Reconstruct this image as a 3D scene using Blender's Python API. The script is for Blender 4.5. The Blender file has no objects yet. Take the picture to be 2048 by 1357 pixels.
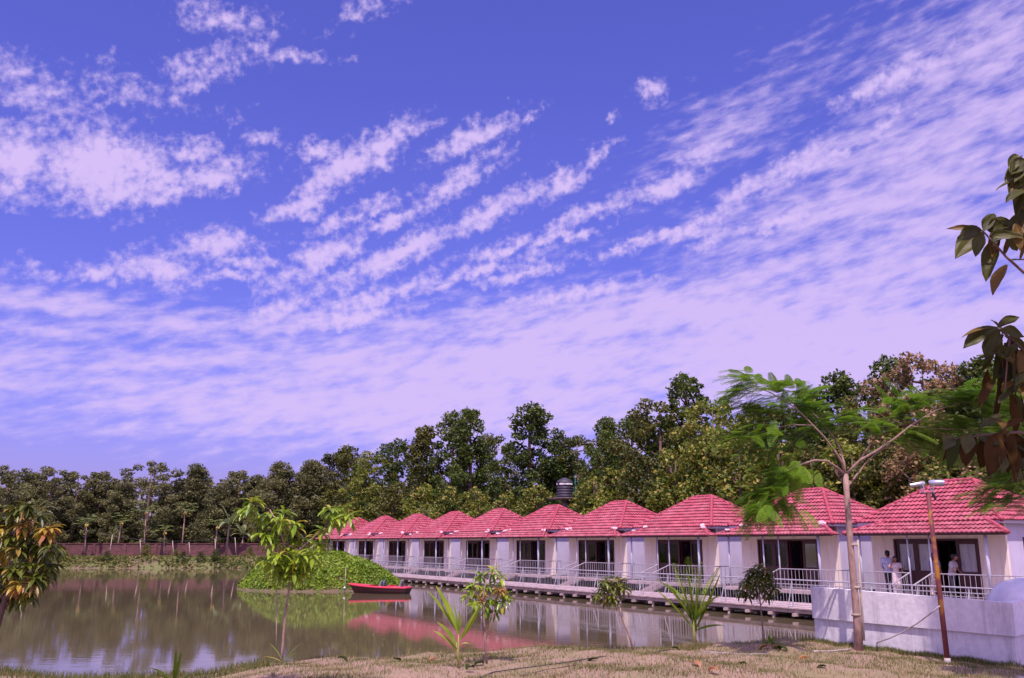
import bpy, bmesh, math, random
import numpy as np
from mathutils import Vector, Matrix
rad = math.radians
S = bpy.context.scene
COL = S.collection
# ------------------------------------------------------------------ camera
HC = 2.9                      # eye height above the water (z = 0)
FPX = 1763.0                  # focal length in pixels of the 2048 px wide photo
PITCH = math.atan(407 / FPX)
cam_d = bpy.data.cameras.new('camera'); cam = bpy.data.objects.new('camera', cam_d); COL.objects.link(cam)
cam.location = (0, 0, HC); cam.rotation_euler = (math.pi / 2 + PITCH, 0, 0)
cam_d.sensor_width = 36; cam_d.lens = FPX / 2048 * 36
cam_d.clip_start = 0.1; cam_d.clip_end = 6000
S.camera = cam
CP, SP = math.cos(PITCH), math.sin(PITCH)
def ray(px, py):
    u, v = (px - 1024) / FPX, (678.5 - py) / FPX
    return Vector((u, CP - v * SP, SP + v * CP))
def P(px, py, Y):             # world point seen at a pixel of the photo, at forward distance Y
    r = ray(px, py); return Vector((0, 0, HC)) + r * (Y / r.y)
def G(px, py, z=0.0):         # ... on the level z
    r = ray(px, py); return Vector((0, 0, HC)) + r * ((z - HC) / r.z)
# ------------------------------------------------------------------ sun, sky
TS = Vector((-0.055, -0.475, 0.88)).normalized()        # towards the sun
sun_d = bpy.data.lights.new('sun', 'SUN'); sun = bpy.data.objects.new('sun', sun_d); COL.objects.link(sun)
sun_d.energy = 4.6; sun_d.angle = rad(0.55); sun_d.color = (1.0, 0.84, 0.82)
sun.rotation_euler = TS.to_track_quat('Z', 'Y').to_euler(); sun.location = (0, -20, 60)
S.view_settings.view_transform = 'Standard'; S.view_settings.look = 'None'
S.view_settings.exposure = 0.15; S.view_settings.gamma = 1.0
S.cycles.max_bounces = 6; S.cycles.diffuse_bounces = 2; S.cycles.glossy_bounces = 3
S.cycles.transmission_bounces = 3; S.cycles.transparent_max_bounces = 6
S.cycles.use_denoising = True
W = bpy.data.worlds.new('World'); S.world = W; W.use_nodes = True
def build_world():
    nt = W.node_tree; N = nt.nodes; L = nt.links; N.clear()
    def nd(t, **k):
        n = N.new(t)
        for a, b in k.items(): setattr(n, a, b)
        return n
    def math_(op, a, b=None, c=None, clamp=False):
        n = nd('ShaderNodeMath', operation=op, use_clamp=clamp)
        for i, v in enumerate((a, b, c)):
            if v is None: continue
            if isinstance(v, (int, float)): n.inputs[i].default_value = v
            else: L.new(v, n.inputs[i])
        return n.outputs[0]
    tc = nd('ShaderNodeTexCoord'); sep = nd('ShaderNodeSeparateXYZ'); L.new(tc.outputs['Generated'], sep.inputs[0])
    az = math_('MULTIPLY', math_('ARCTAN2', sep.outputs[0], sep.outputs[1]), 57.2958)
    el = math_('MULTIPLY', math_('ARCSINE', sep.outputs[2]), 57.2958)
    p0 = nd('ShaderNodeCombineXYZ'); L.new(az, p0.inputs[0]); L.new(el, p0.inputs[1]); p0 = p0.outputs[0]
    # ragged warp of the coordinates, so that no cloud keeps an oval outline
    wn = nd('ShaderNodeTexNoise'); wn.inputs['Scale'].default_value = 0.55; wn.inputs['Detail'].default_value = 5; wn.inputs['Roughness'].default_value = 0.62
    L.new(p0, wn.inputs['Vector'])
    sub = nd('ShaderNodeVectorMath', operation='SUBTRACT'); L.new(wn.outputs['Color'], sub.inputs[0]); sub.inputs[1].default_value = (.5, .5, .5)
    mad = nd('ShaderNodeVectorMath', operation='MULTIPLY_ADD'); L.new(sub.outputs[0], mad.inputs[0]); mad.inputs[1].default_value = (3.2, 1.9, 0); L.new(p0, mad.inputs[2])
    pw = mad.outputs[0]
    def blobs(lst):
        cov = None
        for (cx, cy, rx, ry, ang, amp) in lst:
            r = ray(cx, cy).normalized(); a = math.degrees(math.atan2(r.x, r.y)); e = math.degrees(math.asin(r.z))
            m = nd('ShaderNodeMapping', vector_type='TEXTURE'); L.new(pw, m.inputs['Vector'])
            m.inputs['Location'].default_value = (a, e, 0); m.inputs['Rotation'].default_value = (0, 0, rad(ang))
            m.inputs['Scale'].default_value = (rx / 30.8, ry / 30.8, 1)
            ln = nd('ShaderNodeVectorMath', operation='LENGTH'); L.new(m.outputs[0], ln.inputs[0])
            v = math_('MULTIPLY_ADD', ln.outputs['Value'], -0.62 * amp, amp)
            cov = v if cov is None else math_('MAXIMUM', cov, v)
        return cov
    crisp = [  # px, py, half length, half height, rising angle, amount
        (35, 325, 62, 58, 0, 1.2), (195, 335, 105, 66, 0, 1.25), (300, 345, 60, 42, 0, 1.05), (385, 302, 58, 22, 8, .95), (430, 350, 75, 30, 22, .95), (350, 385, 70, 16, 15, .85),
        (60, 180, 120, 42, -8, .62), (400, 140, 100, 36, 35, .62), (455, 38, 90, 28, 0, .72), (575, 110, 100, 11, 2, .7), (720, 18, 70, 20, 25, .5), (250, 185, 120, 30, 0, .5),
        (528, 275, 32, 14, 5, .8), (630, 303, 42, 17, 10, .9), (770, 285, 85, 26, 28, 1.0), (700, 335, 120, 36, 32, 1.0), (620, 405, 110, 20, 28, .95), (710, 435, 100, 17, 25, .85),
        (950, 275, 85, 26, 25, .95), (1060, 240, 42, 9, 35, .7), (900, 375, 120, 22, 30, .92), (800, 435, 130, 15, 25, .9),
        (320, 540, 80, 30, 0, .95), (440, 487, 80, 26, 8, .92), (480, 525, 65, 15, 0, .85), (475, 552, 70, 11, 4, .8), (185, 545, 55, 18, 0, .8), (75, 540, 45, 16, 0, .6),
        (640, 520, 120, 26, 35, 1.0), (790, 515, 170, 24, 27, 1.0), (960, 430, 110, 20, 27, .98), (1050, 395, 60, 20, 30, .9), (1130, 368, 65, 20, 28, .95), (1190, 315, 50, 17, 38, .85),
        (560, 622, 70, 28, 15, .85), (740, 598, 150, 22, 17, .92), (690, 640, 120, 16, 12, .85), (1010, 500, 120, 17, 12, .9), (1130, 472, 70, 12, 5, .9), (960, 545, 130, 14, 15, .85), (1180, 428, 120, 16, 20, .9),
        (1330, 375, 72, 20, 12, .98), (1370, 455, 120, 14, 18, .92), (1250, 490, 90, 9, 18, .8), (1060, 545, 120, 12, 14, .85), (1420, 490, 34, 12, 10, .75),
        (1300, 178, 30, 20, 0, .85), (1226, 230, 18, 9, 20, .7), (1400, 312, 62, 11, 22, .75), (1590, 332, 90, 22, 22, .92), (1790, 155, 105, 19, 14, .9), (1490, 380, 90, 15, 22, .8), (1690, 300, 150, 12, 22, .75),
        (1560, 440, 100, 12, 12, .8), (1150, 590, 160, 13, 8, .82), (880, 575, 60, 9, 12, .8)]
    soft = [(1860, 330, 360, 130, 18, .72), (1980, 130, 260, 130, 30, .58), (1640, 420, 260, 70, 14, .62), (1850, 500, 360, 100, 8, .74), (1480, 570, 460, 50, 10, .74), (1300, 640, 640, 66, 5, .95),
            (1050, 730, 700, 70, 2, 1.0), (1650, 700, 600, 130, 0, 1.1), (300, 730, 460, 40, 2, .66), (110, 610, 230, 26, 0, .66), (860, 810, 700, 76, 0, .98), (380, 650, 300, 26, 4, .66), (1500, 240, 200, 50, 20, .42),
            (450, 800, 400, 30, 3, .5), (900, 870, 500, 46, 0, .66), (60, 660, 160, 18, 0, .6)]
    c1, c2 = blobs(crisp), blobs(soft)
    # streaky fractal, running up to the right as the rows of cloud do
    mp = nd('ShaderNodeMapping', vector_type='TEXTURE'); L.new(p0, mp.inputs['Vector']); mp.inputs['Rotation'].default_value = (0, 0, rad(24)); mp.inputs['Scale'].default_value = (2.6, 1.15, 1)
    n1 = nd('ShaderNodeTexNoise'); n1.inputs['Scale'].default_value = 0.9; n1.inputs['Detail'].default_value = 8; n1.inputs['Roughness'].default_value = .62; L.new(mp.outputs[0], n1.inputs['Vector'])
    mp2 = nd('ShaderNodeMapping', vector_type='TEXTURE'); L.new(p0, mp2.inputs['Vector']); mp2.inputs['Rotation'].default_value = (0, 0, rad(8)); mp2.inputs['Scale'].default_value = (5.5, 1.25, 1)
    n2 = nd('ShaderNodeTexNoise'); n2.inputs['Scale'].default_value = 0.8; n2.inputs['Detail'].default_value = 7; n2.inputs['Roughness'].default_value = .66; L.new(mp2.outputs[0], n2.inputs['Vector'])
    def ss(v, a, b):
        m = nd('ShaderNodeMapRange', interpolation_type='SMOOTHSTEP'); L.new(v, m.inputs[0]); m.inputs[1].default_value = a; m.inputs[2].default_value = b; return m.outputs[0]
    n4 = nd('ShaderNodeTexNoise'); n4.inputs['Scale'].default_value = 1.7; n4.inputs['Detail'].default_value = 6; n4.inputs['Roughness'].default_value = .53; L.new(p0, n4.inputs['Vector'])
    nn = math_('ADD', math_('MULTIPLY', n1.outputs[0], 1.5), math_('MULTIPLY', n4.outputs[0], 1.5))
    d1 = ss(math_('ADD', nn, math_('MAXIMUM', c1, -.5)), 1.56, 2.52)
    mp5 = nd('ShaderNodeMapping', vector_type='TEXTURE'); L.new(p0, mp5.inputs['Vector']); mp5.inputs['Rotation'].default_value = (0, 0, rad(14)); mp5.inputs['Scale'].default_value = (1.7, .62, 1)
    n5 = nd('ShaderNodeTexNoise'); n5.inputs['Scale'].default_value = 1.0; n5.inputs['Detail'].default_value = 5; n5.inputs['Roughness'].default_value = .5; L.new(mp5.outputs[0], n5.inputs['Vector'])
    n25 = math_('ADD', math_('MULTIPLY', n2.outputs[0], 1.5), math_('MULTIPLY', n5.outputs[0], 1.2))
    d2 = ss(math_('ADD', n25, math_('MAXIMUM', c2, -.5)), 1.27, 2.24)
    d = math_('SUBTRACT', 1.0, math_('MULTIPLY', math_('SUBTRACT', 1.0, math_('MULTIPLY', d1, .93)), math_('SUBTRACT', 1.0, math_('MULTIPLY', d2, .86))))
    sky = nd('ShaderNodeTexSky', sky_type='NISHITA'); sky.sun_disc = False
    sky.sun_elevation = math.asin(TS.z); sky.sun_rotation = math.atan2(TS.x, TS.y); sky.air_density = 1.3; sky.dust_density = 1.2; sky.ozone_density = 1.5; sky.altitude = 50
    tint = nd('ShaderNodeMix', data_type='RGBA', blend_type='MULTIPLY'); tint.inputs[0].default_value = 1
    L.new(sky.outputs[0], tint.inputs[6]); tint.inputs[7].default_value = (.72, .55, 1.58, 1)
    # clouds are brighter towards the sun; more cloud is added out of view as fill light
    dt = nd('ShaderNodeVectorMath', operation='DOT_PRODUCT'); L.new(tc.outputs['Generated'], dt.inputs[0]); dt.inputs[1].default_value = TS
    gain = math_('MULTIPLY_ADD', math_('POWER', math_('MAXIMUM', dt.outputs['Value'], 0.0), 3.0), 1.6, 1.0)
    cv = nd('ShaderNodeVectorMath', operation='SCALE'); cv.inputs[0].default_value = (6.5, 5.0, 8.6); L.new(gain, cv.inputs['Scale']); ccol = cv.outputs[0]
    out_v = math_('MAXIMUM', ss(el, 38, 60), ss(math_('ABSOLUTE', az), 45, 75))
    n3 = nd('ShaderNodeTexNoise'); n3.inputs['Scale'].default_value = 2.2; n3.inputs['Detail'].default_value = 5; L.new(tc.outputs['Generated'], n3.inputs['Vector'])
    d = math_('MAXIMUM', d, math_('MULTIPLY', math_('MULTIPLY', ss(n3.outputs[0], .32, .6), out_v), .85))
    cl = nd('ShaderNodeMix', data_type='RGBA'); L.new(d, cl.inputs[0]); L.new(tint.outputs[2], cl.inputs[6]); L.new(ccol, cl.inputs[7])
    bg = nd('ShaderNodeBackground'); L.new(cl.outputs[2], bg.inputs[0]); bg.inputs[1].default_value = 0.1
    out = nd('ShaderNodeOutputWorld'); L.new(bg.outputs[0], out.inputs[0])
build_world()
W.cycles.sampling_method = 'MANUAL'; W.cycles.sample_map_resolution = 512

# ------------------------------------------------------------------ helpers
def mat(name, c1, c2=None, rough=.7, scale=3.0, bump=0.0, metal=0.0, spec=.5, island=0.0, detail=5, lo=.35, hi=.65, stretch=None):
    m = bpy.data.materials.new(name); m.use_nodes = True; nt = m.node_tree; N, L = nt.nodes, nt.links
    b = N['Principled BSDF']; b.inputs['Roughness'].default_value = rough; b.inputs['Metallic'].default_value = metal; b.inputs['Specular IOR Level'].default_value = spec
    b.inputs['Base Color'].default_value = (*c1, 1)
    if c2:
        tc = N.new('ShaderNodeTexCoord'); n = N.new('ShaderNodeTexNoise'); n.inputs['Scale'].default_value = scale; n.inputs['Detail'].default_value = detail
        src = tc.outputs['Object']
        if stretch:
            mp = N.new('ShaderNodeMapping'); mp.inputs['Scale'].default_value = stretch; L.new(src, mp.inputs[0]); src = mp.outputs[0]
        L.new(src, n.inputs['Vector'])
        r = N.new('ShaderNodeMapRange'); r.inputs[1].default_value = lo; r.inputs[2].default_value = hi; L.new(n.outputs[0], r.inputs[0])
        mx = N.new('ShaderNodeMix'); mx.data_type = 'RGBA'; mx.inputs[6].default_value = (*c1, 1); mx.inputs[7].default_value = (*c2, 1)
        L.new(r.outputs[0], mx.inputs[0]); L.new(mx.outputs[2], b.inputs['Base Color'])
        if bump:
            bp = N.new('ShaderNodeBump'); bp.inputs['Strength'].default_value = bump; bp.inputs['Distance'].default_value = .03; L.new(n.outputs[0], bp.inputs['Height']); L.new(bp.outputs[0], b.inputs['Normal'])
    return m
def leafmat(name, c1, c2, c3=None, rough=.5, trans=.3, p3=.12, big=.25, gloss=.35):
    """leaf: colour varies leaf by leaf and, softly, over the plant"""
    m = bpy.data.materials.new(name); m.use_nodes = True; nt = m.node_tree; N, L = nt.nodes, nt.links
    b = N['Principled BSDF']; b.inputs['Roughness'].default_value = rough; b.inputs['Specular IOR Level'].default_value = gloss
    g = N.new('ShaderNodeNewGeometry'); tc = N.new('ShaderNodeTexCoord')
    n = N.new('ShaderNodeTexNoise'); n.inputs['Scale'].default_value = big; n.inputs['Detail'].default_value = 2; L.new(tc.outputs['Object'], n.inputs['Vector'])
    oi = N.new('ShaderNodeObjectInfo')
    a = N.new('ShaderNodeMath'); a.operation = 'MULTIPLY_ADD'; a.inputs[1].default_value = 2.2; a.inputs[2].default_value = -1.05; L.new(n.outputs[0], a.inputs[0])
    a2 = N.new('ShaderNodeMath'); a2.operation = 'MULTIPLY_ADD'; a2.inputs[1].default_value = .7; L.new(g.outputs['Random Per Island'], a2.inputs[0]); L.new(a.outputs[0], a2.inputs[2])
    a3 = N.new('ShaderNodeMath'); a3.operation = 'MULTIPLY_ADD'; a3.inputs[1].default_value = .5; a3.use_clamp = True; L.new(oi.outputs['Random'], a3.inputs[0]); L.new(a2.outputs[0], a3.inputs[2])
    mx = N.new('ShaderNodeMix'); mx.data_type = 'RGBA'; mx.inputs[6].default_value = (*c1, 1); mx.inputs[7].default_value = (*c2, 1); L.new(a3.outputs[0], mx.inputs[0])
    col = mx.outputs[2]
    if c3:
        w = N.new('ShaderNodeMath'); w.operation = 'FRACT'; w2 = N.new('ShaderNodeMath'); w2.operation = 'MULTIPLY'; w2.inputs[1].default_value = 17.31
        L.new(g.outputs['Random Per Island'], w2.inputs[0]); L.new(w2.outputs[0], w.inputs[0])
        t = N.new('ShaderNodeMath'); t.operation = 'LESS_THAN'; t.inputs[1].default_value = p3; L.new(w.outputs[0], t.inputs[0])
        m3 = N.new('ShaderNodeMix'); m3.data_type = 'RGBA'; m3.inputs[7].default_value = (*c3, 1); L.new(t.outputs[0], m3.inputs[0]); L.new(col, m3.inputs[6]); col = m3.outputs[2]
    L.new(col, b.inputs['Base Color'])
    if trans:
        tr = N.new('ShaderNodeBsdfTranslucent'); L.new(col, tr.inputs[0]); ms = N.new('ShaderNodeMixShader'); ms.inputs[0].default_value = trans
        L.new(b.outputs[0], ms.inputs[1]); L.new(tr.outputs[0], ms.inputs[2]); L.new(ms.outputs[0], N['Material Output'].inputs[0])
    return m
class MB:
    def __init__(s): s.v = []; s.f = []; s.n = 0
    def add(s, V, F):
        V = np.asarray(V, dtype=np.float64).reshape(-1, 3); s.v.append(V)
        s.f.extend([tuple(int(i) + s.n for i in f) for f in F]); s.n += len(V); return s
    def box(s, c, d, rz=0.0, M=None):
        x, y, z = d[0] / 2, d[1] / 2, d[2] / 2
        V = np.array([(-x, -y, -z), (x, -y, -z), (x, y, -z), (-x, y, -z), (-x, -y, z), (x, -y, z), (x, y, z), (-x, y, z)])
        if rz: V = V @ np.array([[math.cos(rz), math.sin(rz), 0], [-math.sin(rz), math.cos(rz), 0], [0, 0, 1]])
        if M is not None: V = V @ np.array(M.to_3x3()).T
        return s.add(V + np.array(c), [(0, 3, 2, 1), (4, 5, 6, 7), (0, 1, 5, 4), (1, 2, 6, 5), (2, 3, 7, 6), (3, 0, 4, 7)])
    def b2(s, a, b): return s.box([(a[i] + b[i]) / 2 for i in range(3)], [abs(b[i] - a[i]) for i in range(3)])
    def tube(s, pts, r, n=8, cap=True):
        pts = [Vector(p) for p in pts]; k = len(pts)
        if isinstance(r, (int, float)): r = [r] * k
        V = []; up = None
        for i, p in enumerate(pts):
            t = (pts[min(i + 1, k - 1)] - pts[max(i - 1, 0)]).normalized()
            if up is None: up = Vector((0, 0, 1)) if abs(t.z) < .9 else Vector((1, 0, 0))
            a = t.cross(up).normalized(); b = a.cross(t).normalized(); up = b
            for j in range(n):
                th = 2 * math.pi * j / n; V.append(p + (a * math.cos(th) + b * math.sin(th)) * r[i])
        F = [(i * n + j, i * n + (j + 1) % n, (i + 1) * n + (j + 1) % n, (i + 1) * n + j) for i in range(k - 1) for j in range(n)]
        if cap: F += [tuple(range(n - 1, -1, -1)), tuple((k - 1) * n + j for j in range(n))]
        return s.add([tuple(v) for v in V], F)
    def sphere(s, c, r, nu=12, nv=8, jit=0, rng=None):
        r = (r, r, r) if isinstance(r, (int, float)) else r; V = []
        for i in range(nv + 1):
            for j in range(nu):
                ph = math.pi * i / nv; th = 2 * math.pi * j / nu; q = 1 + (rng.uniform(-jit, jit) if rng else 0)
                V.append((c[0] + r[0] * q * math.sin(ph) * math.cos(th), c[1] + r[1] * q * math.sin(ph) * math.sin(th), c[2] + r[2] * q * math.cos(ph)))
        return s.add(V, [(i * nu + j, (i + 1) * nu + j, (i + 1) * nu + (j + 1) % nu, i * nu + (j + 1) % nu) for i in range(nv) for j in range(nu)])
    def leaf(s, b, d, L, w, droop=.6, fold=.25, seg=4, side=None):
        """lance-shaped folded leaf drooping along its length"""
        b = Vector(b); d = Vector(d).normalized(); sd = side or d.cross(Vector((0, 0, 1)))
        if sd.length < .1: sd = Vector((1, 0, 0))
        sd.normalize(); V = []; p = b.copy(); dd = d.copy()
        prof = [0.12, .75, 1.0, .8, .05] if seg == 4 else [math.sin(math.pi * (.06 + .92 * i / seg)) ** .8 for i in range(seg + 1)]
        for i in range(seg + 1):
            up = sd.cross(dd).normalized(); ww = w * prof[i] * .5
            V += [p - sd * ww + up * ww * fold * 2, p, p + sd * ww + up * ww * fold * 2]
            dd = (dd + Vector((0, 0, -droop / seg * 1.6))).normalized(); p = p + dd * (L / seg)
        F = []
        for i in range(seg):
            o = i * 3; F += [(o, o + 1, o + 4, o + 3), (o + 1, o + 2, o + 5, o + 4)]
        return s.add([tuple(v) for v in V], F)
    def build(s, name, m, parent=None, smooth=False, loc=None):
        me = bpy.data.meshes.new(name)
        V = np.concatenate(s.v) if s.v else np.zeros((0, 3))
        tot = np.array([len(f) for f in s.f], dtype=np.int32); idx = np.array([i for f in s.f for i in f], dtype=np.int32)
        me.vertices.add(len(V)); me.vertices.foreach_set('co', V.ravel().astype(np.float32))
        me.loops.add(len(idx)); me.loops.foreach_set('vertex_index', idx)
        me.polygons.add(len(tot)); st = np.zeros(len(tot), dtype=np.int32); st[1:] = np.cumsum(tot)[:-1]
        me.polygons.foreach_set('loop_start', st); me.polygons.foreach_set('loop_total', tot)
        me.polygons.foreach_set('use_smooth', np.full(len(tot), bool(smooth)))
        me.update(calc_edges=True); me.validate()
        if m: me.materials.append(m)
        o = bpy.data.objects.new(name, me); COL.objects.link(o)
        if parent: o.parent = parent
        if loc: o.location = loc
        return o
def npmesh(name, V, F, m, parent=None, smooth=False):
    me = bpy.data.meshes.new(name); k = F.shape[1]
    me.vertices.add(len(V)); me.vertices.foreach_set('co', V.astype(np.float32).ravel())
    me.loops.add(F.size); me.loops.foreach_set('vertex_index', F.astype(np.int32).ravel())
    me.polygons.add(len(F)); me.polygons.foreach_set('loop_start', np.arange(0, F.size, k, dtype=np.int32)); me.polygons.foreach_set('loop_total', np.full(len(F), k, dtype=np.int32))
    me.polygons.foreach_set('use_smooth', np.full(len(F), bool(smooth)))
    me.update(calc_edges=True); me.validate()
    me.materials.append(m); o = bpy.data.objects.new(name, me); COL.objects.link(o)
    if parent: o.parent = parent
    return o
def tag(o, label=None, cat=None, group=None, kind=None):
    if label: o['label'] = label
    if cat: o['category'] = cat
    if group: o['group'] = group
    if kind: o['kind'] = kind
    return o
def empty(name, loc, rz=0.0, label=None, cat=None, group=None):
    o = bpy.data.objects.new(name, None); COL.objects.link(o); o.location = loc; o.rotation_euler = (0, 0, rz); o.empty_display_size = .3
    return tag(o, label, cat, group)
def copy_tree(o, parent=None):
    c = o.copy(); COL.objects.link(c); c.parent = parent
    for ch in [x for x in COL.objects if x.parent == o]: copy_tree(ch, c)
    return c
def leaf_cloud(C, Nrm, size, rng, aspect=.6, flat=.55):
    """quads at points C, facing roughly Nrm; returns V, F"""
    n = len(C); nr = Nrm * flat + rng.normal(size=(n, 3)) * (1 - flat); nr /= np.linalg.norm(nr, axis=1)[:, None] + 1e-9
    t = rng.normal(size=(n, 3)); t -= (t * nr).sum(1)[:, None] * nr; t /= np.linalg.norm(t, axis=1)[:, None] + 1e-9
    b = np.cross(nr, t); L = (size * rng.uniform(.65, 1.35, n))[:, None]; w = L * aspect
    V = np.stack([C - t * L * .5, C + b * w * .5 - t * L * .05 + nr * L * .08, C + t * L * .5, C - b * w * .5 - t * L * .05 + nr * L * .08], 1).reshape(-1, 3)
    return V, np.arange(n * 4).reshape(-1, 4)
# ------------------------------------------------------------------ materials
M_roof = mat('roof_tile', (.33, .036, .074), (.41, .075, .112), rough=.7, scale=2.2, bump=0)
def add_tile_dirt(m):
    nt = m.node_tree; N, L = nt.nodes, nt.links; b = N['Principled BSDF']; src = b.inputs['Base Color'].links[0].from_socket
    tc = N.new('ShaderNodeTexCoord'); n = N.new('ShaderNodeTexNoise'); n.inputs['Scale'].default_value = 9; n.inputs['Detail'].default_value = 6; n.inputs['Roughness'].default_value = .7; L.new(tc.outputs['Object'], n.inputs['Vector'])
    r = N.new('ShaderNodeMapRange'); r.inputs[1].default_value = .5; r.inputs[2].default_value = .75; r.inputs[4].default_value = .55; L.new(n.outputs[0], r.inputs[0])
    mx = N.new('ShaderNodeMix'); mx.data_type = 'RGBA'; mx.inputs[7].default_value = (.30, .075, .085, 1); L.new(r.outputs[0], mx.inputs[0]); L.new(src, mx.inputs[6]); L.new(mx.outputs[2], b.inputs['Base Color'])
def add_roof_variety(m, tw):
    nt = m.node_tree; N, L = nt.nodes, nt.links; b = N['Principled BSDF']; src = b.inputs['Base Color'].links[0].from_socket
    oi = N.new('ShaderNodeObjectInfo'); tc = N.new('ShaderNodeTexCoord'); sp = N.new('ShaderNodeSeparateXYZ'); L.new(tc.outputs['Object'], sp.inputs[0])
    def fl(s, k, off=0.0):
        a = N.new('ShaderNodeMath'); a.operation = 'MULTIPLY_ADD'; a.inputs[1].default_value = k; a.inputs[2].default_value = off; L.new(s, a.inputs[0]); f = N.new('ShaderNodeMath'); f.operation = 'FLOOR'; L.new(a.outputs[0], f.inputs[0]); return f.outputs[0]
    cb = N.new('ShaderNodeCombineXYZ'); L.new(fl(sp.outputs[0], 1 / tw), cb.inputs[0]); L.new(fl(sp.outputs[2], 5.0), cb.inputs[1]); L.new(oi.outputs['Random'], cb.inputs[2])
    wn = N.new('ShaderNodeTexWhiteNoise'); wn.noise_dimensions = '3D'; L.new(cb.outputs[0], wn.inputs['Vector'])
    n = N.new('ShaderNodeTexNoise'); n.noise_dimensions = '4D'; n.inputs['Scale'].default_value = .8; n.inputs['Detail'].default_value = 6; n.inputs['Roughness'].default_value = .7; L.new(tc.outputs['Object'], n.inputs['Vector'])
    w = N.new('ShaderNodeMath'); w.operation = 'MULTIPLY'; w.inputs[1].default_value = 40; L.new(oi.outputs['Random'], w.inputs[0]); L.new(w.outputs[0], n.inputs['W'])
    hs = N.new('ShaderNodeHueSaturation'); L.new(src, hs.inputs['Color'])
    v = N.new('ShaderNodeMath'); v.operation = 'MULTIPLY_ADD'; v.inputs[1].default_value = .34; v.inputs[2].default_value = .80; L.new(wn.outputs['Value'], v.inputs[0])
    v2 = N.new('ShaderNodeMath'); v2.operation = 'MULTIPLY_ADD'; v2.inputs[1].default_value = .5; L.new(n.outputs[0], v2.inputs[0]); v3 = N.new('ShaderNodeMath'); v3.operation = 'SUBTRACT'; v3.inputs[1].default_value = .25; L.new(v.outputs[0], v3.inputs[0]); L.new(v3.outputs[0], v2.inputs[2])
    L.new(v2.outputs[0], hs.inputs['Value'])
    s_ = N.new('ShaderNodeMath'); s_.operation = 'MULTIPLY_ADD'; s_.inputs[1].default_value = -.5; s_.inputs[2].default_value = 1.2; L.new(n.outputs[0], s_.inputs[0]); L.new(s_.outputs[0], hs.inputs['Saturation'])
    r3 = N.new('ShaderNodeMapRange'); r3.inputs[1].default_value = .60; r3.inputs[2].default_value = .74; r3.inputs[4].default_value = .6; L.new(n.outputs[0], r3.inputs[0])
    mx = N.new('ShaderNodeMix'); mx.data_type = 'RGBA'; mx.inputs[7].default_value = (.16, .05, .055, 1); L.new(r3.outputs[0], mx.inputs[0]); L.new(hs.outputs[0], mx.inputs[6]); L.new(mx.outputs[2], b.inputs['Base Color'])
add_tile_dirt(M_roof); add_roof_variety(M_roof, .21)
M_proof = mat('porch_roof_tile', (.30, .042, .070), (.40, .10, .13), rough=.75, scale=5, detail=7); add_tile_dirt(M_proof); add_roof_variety(M_proof, .19)
M_cap = mat('ridge_tile', (.35, .042, .078), (.42, .08, .115), rough=.8, scale=6)
M_cement = mat('cement_patch', (.75, .6, .6), (.62, .4, .42), rough=.9, scale=12)
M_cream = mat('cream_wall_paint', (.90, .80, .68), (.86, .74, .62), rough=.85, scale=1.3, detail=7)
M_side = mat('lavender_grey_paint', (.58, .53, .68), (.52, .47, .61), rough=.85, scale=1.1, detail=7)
def add_stains_and_shade(m, c, amt=.5, zlo=None):
    nt = m.node_tree; N, L = nt.nodes, nt.links; b = N['Principled BSDF']; src = b.inputs['Base Color'].links[0].from_socket; tc = N.new('ShaderNodeTexCoord'); oi = N.new('ShaderNodeObjectInfo')
    mp = N.new('ShaderNodeMapping'); mp.inputs['Scale'].default_value = (3.2, 3.2, .35); L.new(tc.outputs['Object'], mp.inputs[0]); n = N.new('ShaderNodeTexNoise'); n.noise_dimensions = '4D'; n.inputs['Scale'].default_value = 1.6; n.inputs['Detail'].default_value = 9; n.inputs['Roughness'].default_value = .68; L.new(mp.outputs[0], n.inputs['Vector'])
    w = N.new('ShaderNodeMath'); w.operation = 'MULTIPLY'; w.inputs[1].default_value = 30; L.new(oi.outputs['Random'], w.inputs[0]); L.new(w.outputs[0], n.inputs['W'])
    r = N.new('ShaderNodeMapRange'); r.inputs[1].default_value = .50; r.inputs[2].default_value = .72; r.inputs[4].default_value = amt; L.new(n.outputs[0], r.inputs[0]); f = r.outputs[0]
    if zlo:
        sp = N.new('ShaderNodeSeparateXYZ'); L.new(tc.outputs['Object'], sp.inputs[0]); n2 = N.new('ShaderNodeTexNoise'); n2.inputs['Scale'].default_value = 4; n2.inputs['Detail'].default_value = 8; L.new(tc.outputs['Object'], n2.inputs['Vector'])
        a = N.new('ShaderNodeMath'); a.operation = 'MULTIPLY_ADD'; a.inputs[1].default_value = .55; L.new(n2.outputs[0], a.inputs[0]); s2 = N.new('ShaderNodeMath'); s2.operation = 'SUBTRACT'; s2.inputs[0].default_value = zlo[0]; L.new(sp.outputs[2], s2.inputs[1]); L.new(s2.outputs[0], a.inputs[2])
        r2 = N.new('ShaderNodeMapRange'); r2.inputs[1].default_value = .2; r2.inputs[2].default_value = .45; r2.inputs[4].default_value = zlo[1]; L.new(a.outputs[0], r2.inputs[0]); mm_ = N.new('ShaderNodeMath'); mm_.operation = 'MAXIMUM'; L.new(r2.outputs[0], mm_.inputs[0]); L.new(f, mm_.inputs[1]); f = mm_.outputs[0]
    mx = N.new('ShaderNodeMix'); mx.data_type = 'RGBA'; mx.inputs[7].default_value = (*c, 1); L.new(f, mx.inputs[0]); L.new(src, mx.inputs[6]); L.new(mx.outputs[2], b.inputs['Base Color'])
add_stains_and_shade(M_cream, (.52, .43, .36), .5); add_stains_and_shade(M_side, (.36, .33, .40), .45)
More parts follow.
